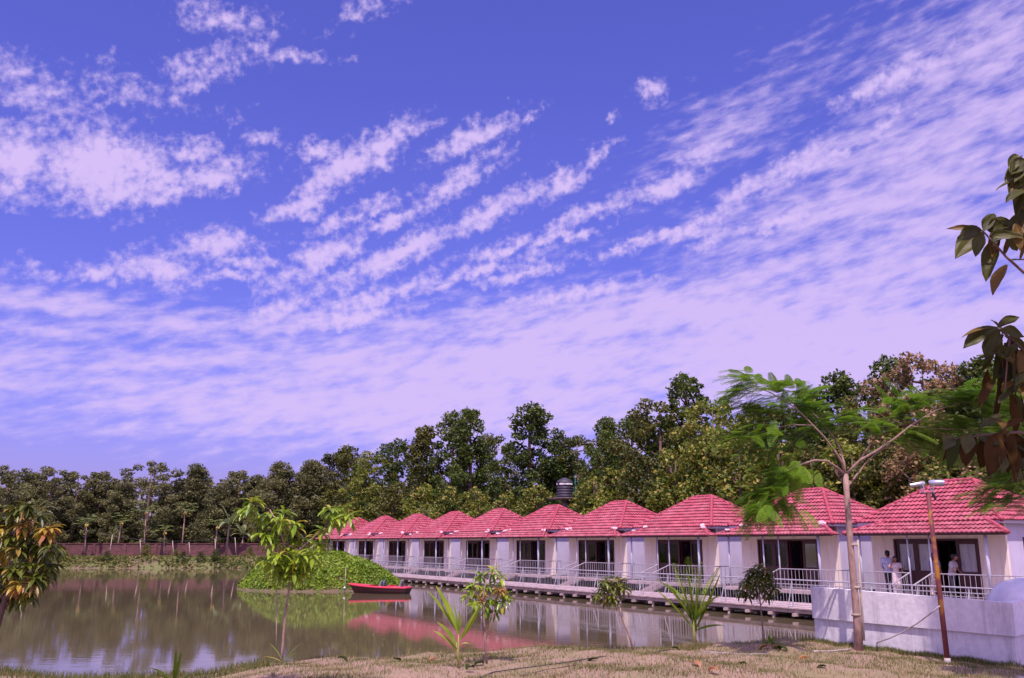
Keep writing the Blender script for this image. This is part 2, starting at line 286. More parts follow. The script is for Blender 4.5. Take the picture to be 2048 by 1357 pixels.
M_under = mat('shaded_under_floor_concrete', (.10, .09, .10), (.05, .045, .05), rough=.95, scale=2)  # near-black tone puts the under-floor shade into the colour
M_wood = mat('maroon_door_wood', (.075, .018, .02), (.05, .012, .014), rough=.45, scale=6, stretch=(1, 1, .2))
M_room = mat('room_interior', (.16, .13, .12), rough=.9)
M_rail = mat('grey_metal_paint', (.42, .40, .45), (.33, .31, .35), rough=.5, scale=5)
M_post = mat('lavender_post_paint', (.52, .52, .62), (.46, .46, .55), rough=.5, scale=4)
M_deck = mat('weathered_plank', (.54, .42, .41), (.38, .28, .28), rough=.9, scale=4, bump=.2, detail=8, stretch=(1, 1, 1))
M_beam = mat('deck_beam', (.50, .38, .34), (.36, .27, .25), rough=.9, scale=3)
M_curtain = mat('curtain_cloth', (.86, .82, .80), rough=.9)
M_white = mat('whitewashed_wall', (.82, .78, .82), (.70, .66, .71), rough=.9, scale=7, bump=.35, detail=10, lo=.4, hi=.7); add_stains_and_shade(M_white, (.34, .30, .32), .75, (.35, .8))  # stains and dirt at the base; the darker mottle also paints in dappled shade
M_bark = mat('brown_bark', (.20, .12, .10), (.10, .06, .05), rough=.95, scale=8, bump=.5, stretch=(1, 1, .3))
M_palebark = mat('pinkish_grey_bark', (.40, .26, .22), (.24, .15, .13), rough=.95, scale=14, bump=.5, stretch=(1, 1, .35), detail=8)
M_dark = mat('dark_metal', (.03, .03, .035), rough=.5)
M_glass = bpy.data.materials.new('window_glass'); M_glass.use_nodes = True
def _glass():
    nt = M_glass.node_tree; N, L = nt.nodes, nt.links; N.clear()
    t = N.new('ShaderNodeBsdfTransparent'); t.inputs[0].default_value = (.93, .93, .96, 1); g = N.new('ShaderNodeBsdfGlossy'); g.inputs['Roughness'].default_value = .05
    f = N.new('ShaderNodeFresnel'); f.inputs[0].default_value = 1.5; ms = N.new('ShaderNodeMixShader'); L.new(f.outputs[0], ms.inputs[0]); L.new(t.outputs[0], ms.inputs[1]); L.new(g.outputs[0], ms.inputs[2])
    o = N.new('ShaderNodeOutputMaterial'); L.new(ms.outputs[0], o.inputs[0])
_glass()
ML = {
 'dark': leafmat('dark_green_leaf', (.018, .042, .008), (.075, .115, .014), (.17, .20, .03), p3=.14),
 'olive': leafmat('olive_leaf', (.030, .048, .010), (.12, .13, .018), (.24, .20, .04), p3=.12),
 'yellow': leafmat('yellow_green_leaf', (.05, .09, .010), (.22, .27, .03), (.40, .34, .07), p3=.2),
 'brown': leafmat('dry_brown_leaf', (.08, .085, .02), (.30, .20, .08), (.45, .28, .16), p3=.3),
 'far': leafmat('far_grey_green_leaf', (.070, .082, .032), (.185, .185, .065), (.26, .24, .09), p3=.1),
}
M_mango = leafmat('mango_leaf', (.11, .22, .015), (.33, .46, .03), (.42, .36, .05), rough=.32, trans=.3, p3=.1, big=1.5, gloss=.6)
M_mangodark = leafmat('dark_mango_leaf', (.05, .075, .012), (.17, .20, .025), (.32, .22, .05), rough=.35, trans=.25, p3=.08, big=1.5, gloss=.5)
M_young = leafmat('young_copper_leaf', (.36, .22, .03), (.52, .42, .06), (.44, .20, .08), rough=.4, trans=.35, p3=.15, big=1.5)
M_palm = leafmat('coconut_leaf', (.11, .21, .015), (.32, .42, .03), (.40, .33, .06), rough=.4, trans=.35, p3=.07, big=2)
M_feather = leafmat('feathery_leaflet', (.06, .20, .010), (.17, .31, .02), (.26, .26, .03), rough=.5, trans=.45, p3=.1, big=.5)
M_teak = leafmat('broad_dark_leaf', (.02, .028, .008), (.085, .085, .015), (.15, .09, .015), rough=.5, trans=.28, p3=.2, big=4)
M_russet = leafmat('russet_leaf', (.024, .020, .005), (.070, .034, .008), (.035, .05, .010), rough=.8, trans=.15, big=4, gloss=.15)
M_grassmat = leafmat('dry_grass', (.20, .16, .06), (.36, .26, .14), (.11, .16, .03), rough=.8, trans=.2, p3=.4, big=.8)
M_weed = leafmat('green_weed', (.05, .08, .015), (.13, .15, .03), (.3, .22, .1), rough=.7, trans=.3, p3=.15, big=.8)
M_creeper = leafmat('creeper_leaf', (.11, .21, .010), (.28, .40, .03), (.35, .36, .08), rough=.5, trans=.25, p3=.08, big=.7)

# ------------------------------------------------------------------ ground, water, path
TH = rad(30.68); CT, ST = math.cos(TH), math.sin(TH)
def R(s, D, z=0.0): return Vector((D * CT - s * ST, D * ST + s * CT, z))      # the row's own frame: s along it, D away from the camera
shore_px = [(-500, 1362), (0, 1347), (160, 1352), (300, 1352), (430, 1342), (600, 1322), (720, 1316), (830, 1306), (980, 1304), (1100, 1300), (1250, 1296), (1400, 1290), (1520, 1284), (1612, 1277)]
shore = [G(x, y, .22) for x, y in shore_px]
POND = [(p.x, p.y) for p in shore] + [(8.25, 24.9), (10.9, 20.2), (14.6, 24.0), (20, 27)] + [tuple(R(12, 38.5)[:2]), tuple(R(108, 38.5)[:2])] + [(-20, 105.5), (-60, 105), (-95, 104), (-100, 60), (-60, 14)]
PP = np.array(POND)
def pond_sd(X, Y):
    """signed distance to the pond outline, positive on land"""
    d = np.full(X.shape, 1e9); ins = np.zeros(X.shape, bool); n = len(PP)
    for i in range(n):
        a, b = PP[i], PP[(i + 1) % n]; e = b - a; t = np.clip(((X - a[0]) * e[0] + (Y - a[1]) * e[1]) / (e @ e), 0, 1)
        d = np.minimum(d, np.hypot(X - a[0] - t * e[0], Y - a[1] - t * e[1]))
        with np.errstate(divide='ignore', invalid='ignore'):
            c = ((a[1] > Y) != (b[1] > Y)) & (X < e[0] * (Y - a[1]) / (e[1] if e[1] else 1e-9) + a[0])
        ins ^= c
    return np.where(ins, -d, d)
def wob(X, Y): return .05 * np.sin(X * .9 + 1.3 * np.sin(Y * .6)) + .035 * np.sin(X * 2.3 + Y * 1.7) + .02 * np.sin(X * 5.1 - Y * 4.3)
def gz(X, Y):
    X = np.asarray(X, float); Y = np.asarray(Y, float); sd = pond_sd(X, Y)
    near = np.interp(sd, [-4, 0, .35, 1.2, 5, 60], [-1.2, -.03, .22, .36, .55, .6]); far = np.interp(sd, [-4, 0, 1.2, 3.5, 8, 60], [-1.2, 0, .55, 1.1, 1.2, 1.3])
    k = np.clip((Y - 26) / 8, 0, 1)
    return near * (1 - k) + far * k + wob(X, Y) * np.clip(sd, 0, 1) * np.clip(1.4 - Y / 200, .3, 1)
def ax(lo, hi, fine_lo, fine_hi, step, grow=1.35):
    a = list(np.arange(fine_lo, fine_hi + 1e-6, step)); s = step
    while a[-1] < hi: s *= grow; a.append(a[-1] + s)
    s = step; b = [fine_lo]
    while b[-1] > lo: s *= grow; b.append(b[-1] - s)
    return np.array(sorted(set(b[1:] + a)))
xs = np.unique(np.concatenate([ax(-2500, 2500, -14, 16, .3, 1.12)])); ys = np.unique(np.concatenate([np.arange(11, 27, .3), np.arange(27, 102, 2.0), np.arange(102, 118, .5), ax(-400, 4000, 118, 119, 1, 1.15)[lambda a: a > 118] if False else np.array([118 * 1.12 ** i for i in range(1, 32)]), -np.array([1.6 ** i for i in range(1, 14)]), np.arange(0, 11, 1.0)]))
XX, YY = np.meshgrid(xs, ys); ZZ = gz(XX, YY)
V = np.stack([XX.ravel(), YY.ravel(), ZZ.ravel()], 1); nx, ny = len(xs), len(ys); I = np.arange(nx * ny).reshape(ny, nx)
F = np.stack([I[:-1, :-1].ravel(), I[:-1, 1:].ravel(), I[1:, 1:].ravel(), I[1:, :-1].ravel()], 1)
def ground_mat():
    m = mat('dry_turf', (.34, .225, .165), (.25, .20, .10), rough=.95, scale=.9, bump=.3, detail=9, lo=.42, hi=.62)
    nt = m.node_tree; N, L = nt.nodes, nt.links; b = N['Principled BSDF']; src = b.inputs['Base Color'].links[0].from_socket
    tc = N.new('ShaderNodeTexCoord'); n = N.new('ShaderNodeTexNoise'); n.inputs['Scale'].default_value = 14; n.inputs['Detail'].default_value = 8; n.inputs['Roughness'].default_value = .75; L.new(tc.outputs['Object'], n.inputs['Vector'])
    r = N.new('ShaderNodeMapRange'); r.inputs[1].default_value = .4; r.inputs[2].default_value = .68; r.inputs[4].default_value = .8; L.new(n.outputs[0], r.inputs[0])
    mx = N.new('ShaderNodeMix'); mx.data_type = 'RGBA'; mx.inputs[7].default_value = (.16, .115, .06, 1); L.new(r.outputs[0], mx.inputs[0]); L.new(src, mx.inputs[6])
    n2 = N.new('ShaderNodeTexNoise'); n2.inputs['Scale'].default_value = .35; n2.inputs['Detail'].default_value = 4; L.new(tc.outputs['Object'], n2.inputs['Vector'])
    sp = N.new('ShaderNodeSeparateXYZ'); L.new(tc.outputs['Object'], sp.inputs[0])
    fy = N.new('ShaderNodeMapRange'); fy.inputs[1].default_value = 30; fy.inputs[2].default_value = 60; L.new(sp.outputs[1], fy.inputs[0])
    g = N.new('ShaderNodeMix'); g.data_type = 'RGBA'; g.inputs[6].default_value = (.13, .14, .045, 1); g.inputs[7].default_value = (.15, .11, .065, 1)
    r2 = N.new('ShaderNodeMapRange'); r2.inputs[1].default_value = .42; r2.inputs[2].default_value = .6; L.new(n2.outputs[0], r2.inputs[0]); L.new(r2.outputs[0], g.inputs[0])
    f = N.new('ShaderNodeMix'); f.data_type = 'RGBA'; L.new(fy.outputs[0], f.inputs[0]); L.new(mx.outputs[2], f.inputs[6]); L.new(g.outputs[2], f.inputs[7]); L.new(f.outputs[2], b.inputs['Base Color'])
    return m
tag(npmesh('ground', V, F, ground_mat(), smooth=True), 'dry pinkish brown turf on the banks of the pond', 'ground', kind='structure')
def water_mat():
    m = bpy.data.materials.new('murky_water'); m.use_nodes = True; nt = m.node_tree; N, L = nt.nodes, nt.links; b = N['Principled BSDF']
    b.inputs['Base Color'].default_value = (.115, .094, .052, 1); b.inputs['Roughness'].default_value = .035; b.inputs['IOR'].default_value = 1.36; b.inputs['Specular IOR Level'].default_value = .62
    tc = N.new('ShaderNodeTexCoord'); mp = N.new('ShaderNodeMapping'); mp.inputs['Scale'].default_value = (.55, 1.5, 1); L.new(tc.outputs['Object'], mp.inputs[0])
    n = N.new('ShaderNodeTexNoise'); n.inputs['Scale'].default_value = 2.6; n.inputs['Detail'].default_value = 3; n.inputs['Roughness'].default_value = .45; L.new(mp.outputs[0], n.inputs['Vector'])
    n2 = N.new('ShaderNodeTexNoise'); n2.inputs['Scale'].default_value = .12; n2.inputs['Detail'].default_value = 2; L.new(tc.outputs['Object'], n2.inputs['Vector'])
    r = N.new('ShaderNodeMapRange'); r.inputs[1].default_value = .4; r.inputs[2].default_value = .65; r.inputs[3].default_value = .035; r.inputs[4].default_value = .11; L.new(n2.outputs[0], r.inputs[0])
    bp = N.new('ShaderNodeBump'); bp.inputs['Distance'].default_value = .02; L.new(r.outputs[0], bp.inputs['Strength']); L.new(n.outputs[0], bp.inputs['Height']); L.new(bp.outputs[0], b.inputs['Normal'])
    return m
tag(MB().add([(-140, 8, 0), (60, 8, 0), (60, 125, 0), (-140, 125, 0)], [(0, 1, 2, 3)]).build('water', water_mat()), 'still murky brown water of the pond', 'water', kind='structure')
# ------------------------------------------------------------------ cottages
D0 = 32.8; RZ = rad(90) + TH; S0 = 19.46; PER = 7.6
def tile_slope(mb, p0, p1, q0, q1, tw=.21, course=.30, amp=.022, lift=.062):
    """rows of wavy tiles between the eave p0-p1 and the upper edge q0-q1"""
    p0, p1, q0, q1 = (np.array(p, float) for p in (p0, p1, q0, q1))
    e = (p1 - p0) / np.linalg.norm(p1 - p0); mid = (q0 + q1) / 2 - p0; upv = mid - e * (mid @ e); SL = np.linalg.norm(upv); up = upv / SL; nrm = np.cross(e, up)
    if nrm[2] < 0: nrm = -nrm
    nC = max(1, round(SL / course)); W_ = np.linalg.norm(p1 - p0); aL, aR = (q0 - p0) @ e, (q1 - p0) @ e
    us = np.arange(0, W_ + tw / 5, tw / 5); rows = []
    for j in range(nC):
        for k, (v, h) in enumerate(((j / nC, lift), ((j + 1) / nC, .0))):
            uL, uR = aL * v, W_ + (aR - W_) * v; u = np.clip(us, uL, max(uR, uL))
            ht = h + amp * (np.cos(2 * np.pi * us / tw) + .35 * np.cos(4 * np.pi * us / tw + 1.0)) + .004 * np.sin(us * 7.3 + j * 2.1)
            rows.append(p0 + np.outer(u, e) + up * (v * SL - (.02 if k == 0 else 0)) + np.outer(ht, nrm))
    m = len(us); F = []; A = np.concatenate(rows)
    first = rows[0] - nrm * .05; A = np.concatenate([first, A])     # front lip of the lowest course
    for i in range(len(rows)):
        for c in range(m - 1):
            a, b, c2, d = i * m + c, i * m + c + 1, (i + 1) * m + c + 1, (i + 1) * m + c
            if np.abs(A[a] - A[b]).sum() < 1e-6 and np.abs(A[c2] - A[d]).sum() < 1e-6: continue
            F.append((a, b, c2, d))
    mb.add(A, F)
def cap_line(mb, a, b, r=.085, n=None):
    a, b = Vector(a), Vector(b); L = (b - a).length; n = n or max(2, round(L / .36)); k = 9; d = (b - a) / L
    for i in range(n):      # overlapping half round tiles
        p = a + d * (L * i / n); q = a + d * (L * (i + 1) / n + .03); mb.tube([p + Vector((0, 0, .012)), q], [r * 1.12, r * .9], k)
EZ, RZT = 3.72, 5.40
def make_cottage():
    root = empty('cottage', (0, 0, 0)); W_ = 5.85; DB = -4.1
    FL = .85
    b = MB()      # side and rear walls
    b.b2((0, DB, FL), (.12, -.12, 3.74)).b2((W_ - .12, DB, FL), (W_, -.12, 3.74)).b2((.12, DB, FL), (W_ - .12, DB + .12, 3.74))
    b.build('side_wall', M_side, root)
    f = MB()      # front wall round the opening
    x0, x1, zt = 1.08, 4.76, 3.04
    f.b2((.0, -.12, FL), (x0, 0, 3.74)).b2((x1, -.12, FL), (W_, 0, 3.74)).b2((x0, -.12, zt), (x1, 0, 3.74))
    f.b2((.62, 0, FL), (.645, .014, 3.7)).b2((5.2, 0, FL), (5.225, .014, 3.7))
    f.build('front_wall', M_cream, root)
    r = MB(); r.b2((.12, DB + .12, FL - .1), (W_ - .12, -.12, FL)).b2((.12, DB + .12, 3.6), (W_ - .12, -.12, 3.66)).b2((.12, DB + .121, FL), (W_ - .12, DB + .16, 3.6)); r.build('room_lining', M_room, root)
    # dark wall added below the floor, standing in for the deep shade there
    u = MB(); u.b2((.05, -.9, -.9), (W_ - .05, -.75, .73)).b2((.05, DB, -.9), (.2, -.9, .73)).b2((W_ - .2, DB, -.9), (W_ - .05, -.9, .73)); u.build('added_dark_wall', M_under, root)
    # porch floor
    p = MB(); p.b2((-.95, .0, .74), (5.8, 1.32, .85)).b2((-.95, 1.322, .70), (5.8, 1.38, .845)); p.build('porch_floor', M_deck, root)
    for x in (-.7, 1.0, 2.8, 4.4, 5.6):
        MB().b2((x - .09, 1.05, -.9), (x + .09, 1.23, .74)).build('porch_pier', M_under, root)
    # doors: four bays
    wf = MB(); bw = (x1 - x0) / 4
    wf.b2((x0, -.1, zt - .07), (x1, .03, zt)).b2((x0, -.1, FL), (x0 + .07, .03, zt - .07)).b2((x1 - .07, -.1, FL), (x1, .03, zt - .07)); wf.build('door_frame', M_wood, root)
    for k in range(4):
        a, c = x0 + .07 + (bw - .035) * k + .005, x0 + .07 + (bw - .035) * (k + 1) - .005
        if k == 1: continue
        d = MB(); y0, y1 = -.075, -.03; st = .1
        d.b2((a, y0, FL + .01), (a + st, y1, zt - .08)).b2((c - st, y0, FL + .01), (c, y1, zt - .08)).b2((a + st, y0, zt - .2), (c - st, y1, zt - .08)).b2((a + st, y0, FL + .01), (c - st, y1, FL + .95))
        d.b2((a + st + .06, y1, FL + .15), (c - st - .06, y1 + .012, FL + .83))
        dl = d.build('door_leaf', M_wood, root)
        MB().b2((a + st, -.056, FL + .95), (c - st, -.05, zt - .2)).build('pane', M_glass, dl)
        cu = MB(); n = 22; xa, xb = a + st * .6, c - st * .6
        xs_ = [xa + (xb - xa) * i / n for i in range(n + 1)]; yy = [-.12 + .018 * math.sin(i * 1.9 + k) + .01 * math.sin(i * .8) for i in range(n + 1)]
        Vc = [(xs_[i], yy[i], FL + .7) for i in range(n + 1)] + [(xs_[i], yy[i], zt - .12) for i in range(n + 1)]
        cu.add(Vc, [(i, i + 1, n + 2 + i, n + 1 + i) for i in range(n)]); cu.build('curtain', M_curtain, dl, smooth=True)
        if k == 2: MB().sphere((a + st * .5, .0, FL + .98), (.02, .035, .02), 8, 6).build('handle', M_rail, dl)
    # open leaf folded into the room
    a = x0 + .07 + (bw - .035) * 2
    od = MB(); od.b2((a - .05, -.95, FL + .01), (a - .01, -.13, FL + .95)).b2((a - .05, -.95, zt - .2), (a - .01, -.13, zt - .08)).b2((a - .05, -.95, FL + .95), (a - .01, -.85, zt - .2)).b2((a - .05, -.23, FL + .95), (a - .01, -.13, zt - .2)); od.build('open_door_leaf', M_wood, root)
    # side window
    return root
def side_window(root):
    sw = MB(); sw.b2((-.03, -1.9, 2.0), (0.0, -1.1, 3.1)); w = sw.build('window', M_wood, root)
    MB().b2((-.036, -1.83, 2.07), (-.031, -1.17, 3.03)).build('pane', mat_darkglass, w)
def rest_of_cottage(root):
    FL = .85; W_ = 5.85
    # main roof
    ex0, ex1, ey0, ey1 = -.3, 6.1, .6, -4.5; cx, cy, hr = 2.85, -1.85, .7
    A, B, C_, D_ = (ex0, ey0, EZ), (ex1, ey0, EZ), (ex1, ey1, EZ), (ex0, ey1, EZ); T0, T1 = (cx - hr, cy, RZT), (cx + hr, cy, RZT)
    m = MB(); tile_slope(m, A, B, T0, T1); tile_slope(m, D_, A, T0, T0); tile_slope(m, B, C_, T1, T1); tile_slope(m, C_, D_, T1, T0)
    m.build('roof', M_roof, root, smooth=False)
    c = MB(); cap_line(c, A, T0); cap_line(c, B, T1); cap_line(c, C_, T1); cap_line(c, D_, T0); cap_line(c, T0, T1); c.build('ridge_tiles', M_cap, root, smooth=True)
    fs = MB(); fs.b2((ex0 + .05, ey0 - .06, EZ - .12), (ex1 - .05, ey0 - .03, EZ + .0)).b2((ex0 + .05, ey1 + .03, EZ - .12), (ex0 + .08, ey0 - .06, EZ)).b2((ex1 - .08, ey1 + .03, EZ - .12), (ex1 - .05, ey0 - .06, EZ))
    fs.b2((ex0 + .08, ey1 + .1, EZ - .035), (ex1 - .08, ey0 - .07, EZ - .02)); fs.build('eaves_board', M_side, root)
    # porch roof
    pz = 3.26; a0, a1 = (-1.0, 1.5, pz), (6.1, 1.5, pz); t0, t1 = (.95, .02, 3.98), (3.9, .02, 3.98)
    m = MB(); tile_slope(m, a0, a1, t0, t1, course=.30, lift=.05, amp=.016, tw=.19)
    tile_slope(m, (-.12, .02, pz), a0, t0, t0, course=.3, lift=.03, amp=.016, tw=.19); tile_slope(m, a1, (5.95, .02, pz), t1, t1, course=.3, lift=.03, amp=.016, tw=.19)
    m.build('porch_roof', M_proof, root)
    for u_, w_ in ((a0, t0), (a1, t1)): c = MB(); cap_line(c, u_, w_, .08); c.build('porch_hip_tiles', M_cap, root, smooth=True)
    fb = MB(); fb.b2((-.92, 1.40, pz - .09), (6.02, 1.44, pz + .0)); fb.add([(-.9, 1.4, pz - .012), (6.0, 1.4, pz - .012), (5.9, .0, pz - .012), (-.1, .0, pz - .012), (-.9, 1.4, pz - .03), (6.0, 1.4, pz - .03), (5.9, .0, pz - .03), (-.1, .0, pz - .03)], [(0, 1, 2, 3), (7, 6, 5, 4), (0, 4, 5, 1), (1, 5, 6, 2), (2, 6, 7, 3), (3, 7, 4, 0)])
    fb.build('porch_fascia', M_wood, root)
    # posts, railings, ramp
    y = 1.2
    for x, rr in ((.04, .06), (2.32, .032), (3.26, .032), (5.5, .045)): MB().tube([(x, y, .85), (x, y, pz - .02)], rr, 10).build('post', M_post, root, smooth=True)
    r = MB()
    def rail(xa, xb, yy=y, z0=.85, z1=1.74):
        r.tube([(xa, yy, z1), (xb, yy, z1)], .022, 6); r.tube([(xa, yy, z0 + .1), (xb, yy, z0 + .1)], .012, 5); n = max(2, round(abs(xb - xa) / .21))
        for i in range(n + 1): x = xa + (xb - xa) * i / n; r.tube([(x, yy, z0), (x, yy, z1)], .011, 5, cap=False)
    rail(-.9, 2.3); rail(3.28, 5.5)
    for i in range(4): yy = y - (i + 1) * .28; r.tube([(-.9, yy, .85), (-.9, yy, 1.74)], .011, 5)
    r.tube([(-.9, y, 1.74), (-.9, .05, 1.74)], .022, 6)
    r.build('porch_railing', M_rail, root)
    h = MB()
    for x in (2.32, 3.26):
        h.tube([(x, y, 1.76), (x, 2.5, 1.30)], .026, 6); h.tube([(x, 2.5, .4), (x, 2.5, 1.32)], .024, 6)
        for i in range(1, 6): t = i / 6; h.tube([(x, y + 1.3 * t, .85 - .43 * t), (x, y + 1.3 * t, 1.76 - .46 * t)], .01, 5, cap=False)
    h.build('ramp_handrail', M_rail, root)
    rp = MB(); n = 9
    for i in range(n):
        t = (i + .5) / n; rp.box((2.79, 1.38 + 1.15 * t, .85 - .42 * t), (.98, .1, .03))
    for x in (2.36, 3.2): rp.add([(x, 1.36, .83), (x, 2.56, .39), (x, 2.56, .33), (x, 1.36, .74), (x + .04, 1.36, .83), (x + .04, 2.56, .39), (x + .04, 2.56, .33), (x + .04, 1.36, .74)], [(0, 1, 2, 3), (7, 6, 5, 4), (0, 4, 5, 1), (3, 2, 6, 7)])
    rp.build('ramp', M_deck, root)
    return root
mat_darkglass = mat('dark_window_glass', (.02, .03, .06), rough=.08, spec=.8)
def mortar(parent, seed):
    rg = random.Random(seed)
    for (a, b) in (((-1.0, 1.5, 3.26), (.95, .02, 3.98)), ((6.1, 1.5, 3.26), (3.9, .02, 3.98))):
        for k in range(rg.randint(2, 4)):
            t = rg.choice((rg.uniform(.42, .68), rg.uniform(.5, .62), rg.uniform(.2, .6))); p = [a[i] + (b[i] - a[i]) * t for i in range(3)]
            m = MB(); m.sphere((p[0] + rg.uniform(-.1, .1), p[1] + rg.uniform(.0, .16), p[2] + .05), (rg.uniform(.07, .22), rg.uniform(.06, .16), rg.uniform(.05, .1)), 9, 6, .25, rg); m.build('mortar_patch', M_cement, parent)
ORD = ['nearest', 'second nearest', 'third nearest', 'fourth nearest', 'fifth nearest', 'sixth nearest', 'seventh nearest', 'third farthest', 'second farthest', 'farthest']
EXTRA = ['cut by the right frame edge with four people on its porch', 'right behind the floodlight tree trunk, branch tips touching its roof', 'behind the bright coconut seedling', 'behind the leaning sapling', 'with the black water tank just behind its roof',
         'left of the one below the water tank', 'seen above the short coconut seedling', 'just right of the red boat', 'half hidden by the green island', 'behind the tallest mango sapling leaves']
def spot(s, D=D0): v = R(s, D); return (v.x, v.y, 0)
cot0 = make_cottage(); rest_of_cottage(cot0); cottages = []
for i in range(10):
    c = cot0 if i == 0 else copy_tree(cot0)
    c.location = spot(S0 + PER * i); c.rotation_euler = (0, 0, RZ)
    tag(c, f"{['cream cottage with bright red tiled hip roof','red roofed cream cottage','cream waterside cottage'][i % 3]}, {ORD[i]} of the row, {EXTRA[i]}"[:140], 'cottage', 'red roofed cottages along the pond'); cottages.append(c)
EXTRA2 = [('nearest cottage of the row, four people on its porch'), ('second cottage from the right, feathery branch over its red roof'), ('third cottage from the right, behind the bright coconut seedling'), ('fourth cottage from the right, behind the leaning sapling'),
          ('fifth cottage from the right, black water tank above its roof'), ('sixth cottage from the right, left of the water tank'), ('seventh cottage from the right, above the short coconut seedling'), ('eighth cottage from the right, just right of the boat'), ('ninth cottage from the right, half hidden by the green island'), ('farthest cottage of the row, behind mango leaves')]
for i, c in enumerate(cottages):
    c['label'] = EXTRA2[i]
    if i: mortar(c, 40 + i)
side_window(cottages[0])
rgc = random.Random(15)
for i, c in enumerate(cottages):      # not every curtain is drawn
    cs = [q for l in COL.objects if l.parent == c and l.name.startswith('door_leaf') for q in COL.objects if q.parent == l and q.name.startswith('curtain')]
    for q in rgc.sample(cs, (0, 1, 1, 0, 1, 2, 1, 0, 2, 1)[i]): bpy.data.objects.remove(q)
# ------------------------------------------------------------------ boardwalk
bw = empty('boardwalk', spot(0), RZ, 'long grey plank walkway on low piles along the front of the cottages', 'boardwalk')
rg = random.Random(3); dk = MB(); s = 15.9; ye, yi, zd = 5.1, 2.42, .42
while s < 97:
    w = rg.uniform(.13, .17); dk.box((s + w / 2, (ye + yi) / 2 + rg.uniform(-.02, .02), zd - .02 + rg.uniform(-.006, .006)), (w - .012, ye - yi + rg.uniform(-.05, .07), .045)); s += w
dk.build('deck', M_deck, bw)
bm_ = MB(); bm_.b2((16, ye - .22, .22), (97, ye - .1, .372)).b2((16, yi + .1, .22), (97, yi + .22, .372)); bm_.build('beam', M_beam, bw)
jm = MB(); s = 16.4
while s < 97: jm.box((s, (ye + yi) / 2 + .05, .16), (.12, ye - yi + .1, .11)); s += 1.25
jm.build('joist', M_beam, bw)
s = 16.4
while s < 96:
    mb = MB(); mb.tube([(s, ye - .16, -.9), (s, ye - .16, .22)], .075, 8); mb.build('pile', M_beam, bw, smooth=True); s += 2.5
rl = MB(); yr = 4.78; s = 16.2; z1 = 1.46
rl.tube([(16.2, yr, z1), (96, yr, z1)], .03, 6); rl.tube([(16.2, yr, z1 - .17), (96, yr, z1 - .17)], .018, 5); rl.tube([(16.2, yr, .52), (96, yr, .52)], .014, 5)
i = 0
while s < 96:
    if i % 12 == 0:
        rl.tube([(s, yr, .4), (s, yr, z1)], .028, 6); rl.tube([(s, yr, z1 - .1), (s, ye - .03, .43)], .02, 5)
    else: rl.tube([(s, yr, .52), (s, yr, z1 - .17)], .0085, 4, cap=False)
    s += .155; i += 1
rl.build('railing', M_rail, bw)
# ------------------------------------------------------------------ landing parapet
par = empty('landing_parapet', (0, 0, 0), 0, 'white plastered parapet wall with a projecting upper band beside the grass', 'wall')
A0, B0 = Vector((8.0, 24.4, 0)), Vector((10.68, 19.7, 0)); C0 = B0 + Vector((.69, .724, 0)) * 6.5
def prism(mb, poly, z0, ztops):
    n = len(poly); V = [(p[0], p[1], z0) for p in poly] + [(p[0], p[1], ztops[i]) for i, p in enumerate(poly)]
    mb.add(V, [tuple(range(n - 1, -1, -1)), tuple(range(n, 2 * n))] + [(i, (i + 1) % n, n + (i + 1) % n, n + i) for i in range(n)])
def off(a, b, t): d = (b - a).normalized(); return Vector((d.y, -d.x, 0)) * t     # to the right of a->b
def lwall(mb, t_out, t_in, z0, zA, zB, zC):
    n1 = off(A0, B0, 1); n2 = off(B0, C0, 1); bis = (n1 + n2).normalized(); k = 1 / bis.dot(n1)
    o = [A0 + n1 * t_out, B0 + bis * k * t_out, C0 + n2 * t_out]; q = [A0 + n1 * t_in, B0 + bis * k * t_in, C0 + n2 * t_in]
    prism(mb, [o[0], o[1], q[1], q[0]], z0, [zA, zB, zB, zA]); prism(mb, [o[1], o[2], q[2], q[1]], z0, [zB, zC, zC, zB])
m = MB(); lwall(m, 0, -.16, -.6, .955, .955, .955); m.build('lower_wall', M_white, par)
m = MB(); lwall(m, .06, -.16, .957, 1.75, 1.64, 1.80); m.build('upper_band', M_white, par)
hp = empty('white_mound', (12.6, 21.9, 1.1), 0, 'rounded white plastered hump behind the parapet corner', 'mound')
mb = MB(); rg = random.Random(5); nu, nv = 28, 10; V = []
for i in range(nv + 1):
    for j in range(nu):
        ph = math.pi / 2 * i / nv; th = 2 * math.pi * j / nu; q = 1 + .06 * math.sin(3 * th + 1) + .04 * math.sin(7 * th + i * .8)
        V.append((1.55 * q * math.sin(ph) ** .55 * math.cos(th), 1.1 * q * math.sin(ph) ** .55 * math.sin(th), .95 * math.cos(ph) ** .8 * (1 + .05 * math.sin(5 * th + i))))
mb.add(V, [(i * nu + j, (i + 1) * nu + j, (i + 1) * nu + (j + 1) % nu, i * nu + (j + 1) % nu) for i in range(nv) for j in range(nu)])
mb.build('hump', mat('white_gloss_plaster', (.84, .80, .84), (.66, .62, .68), rough=.35, scale=2.5, bump=.5), hp, smooth=True)
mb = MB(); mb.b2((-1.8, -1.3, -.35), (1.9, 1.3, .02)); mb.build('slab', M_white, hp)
hp.rotation_euler = (0, 0, rad(46))
# brick path at the lower right
pth = MB(); a = G(1985, 1357, .5)
pm = mat('grey_pavers', (.36, .31, .33), (.26, .22, .23), rough=.9, scale=5, bump=.4, detail=8)
for i in range(26):
    for j in range(7):
        q = Vector((11.1, 18.6, 0)) + Vector((.69, .724, 0)) * (i * .26 - 3.2) + Vector((.724, -.69, 0)) * (j * .26 + (.13 if i % 2 else 0) - .1)
        pth.box((q.x, q.y, float(gz(q.x, q.y)) + .012), (.245, .245, .05), rad(46.4))
tag(pth.build('path', pm), 'grey brick path in the lower right corner', 'path', kind='structure')
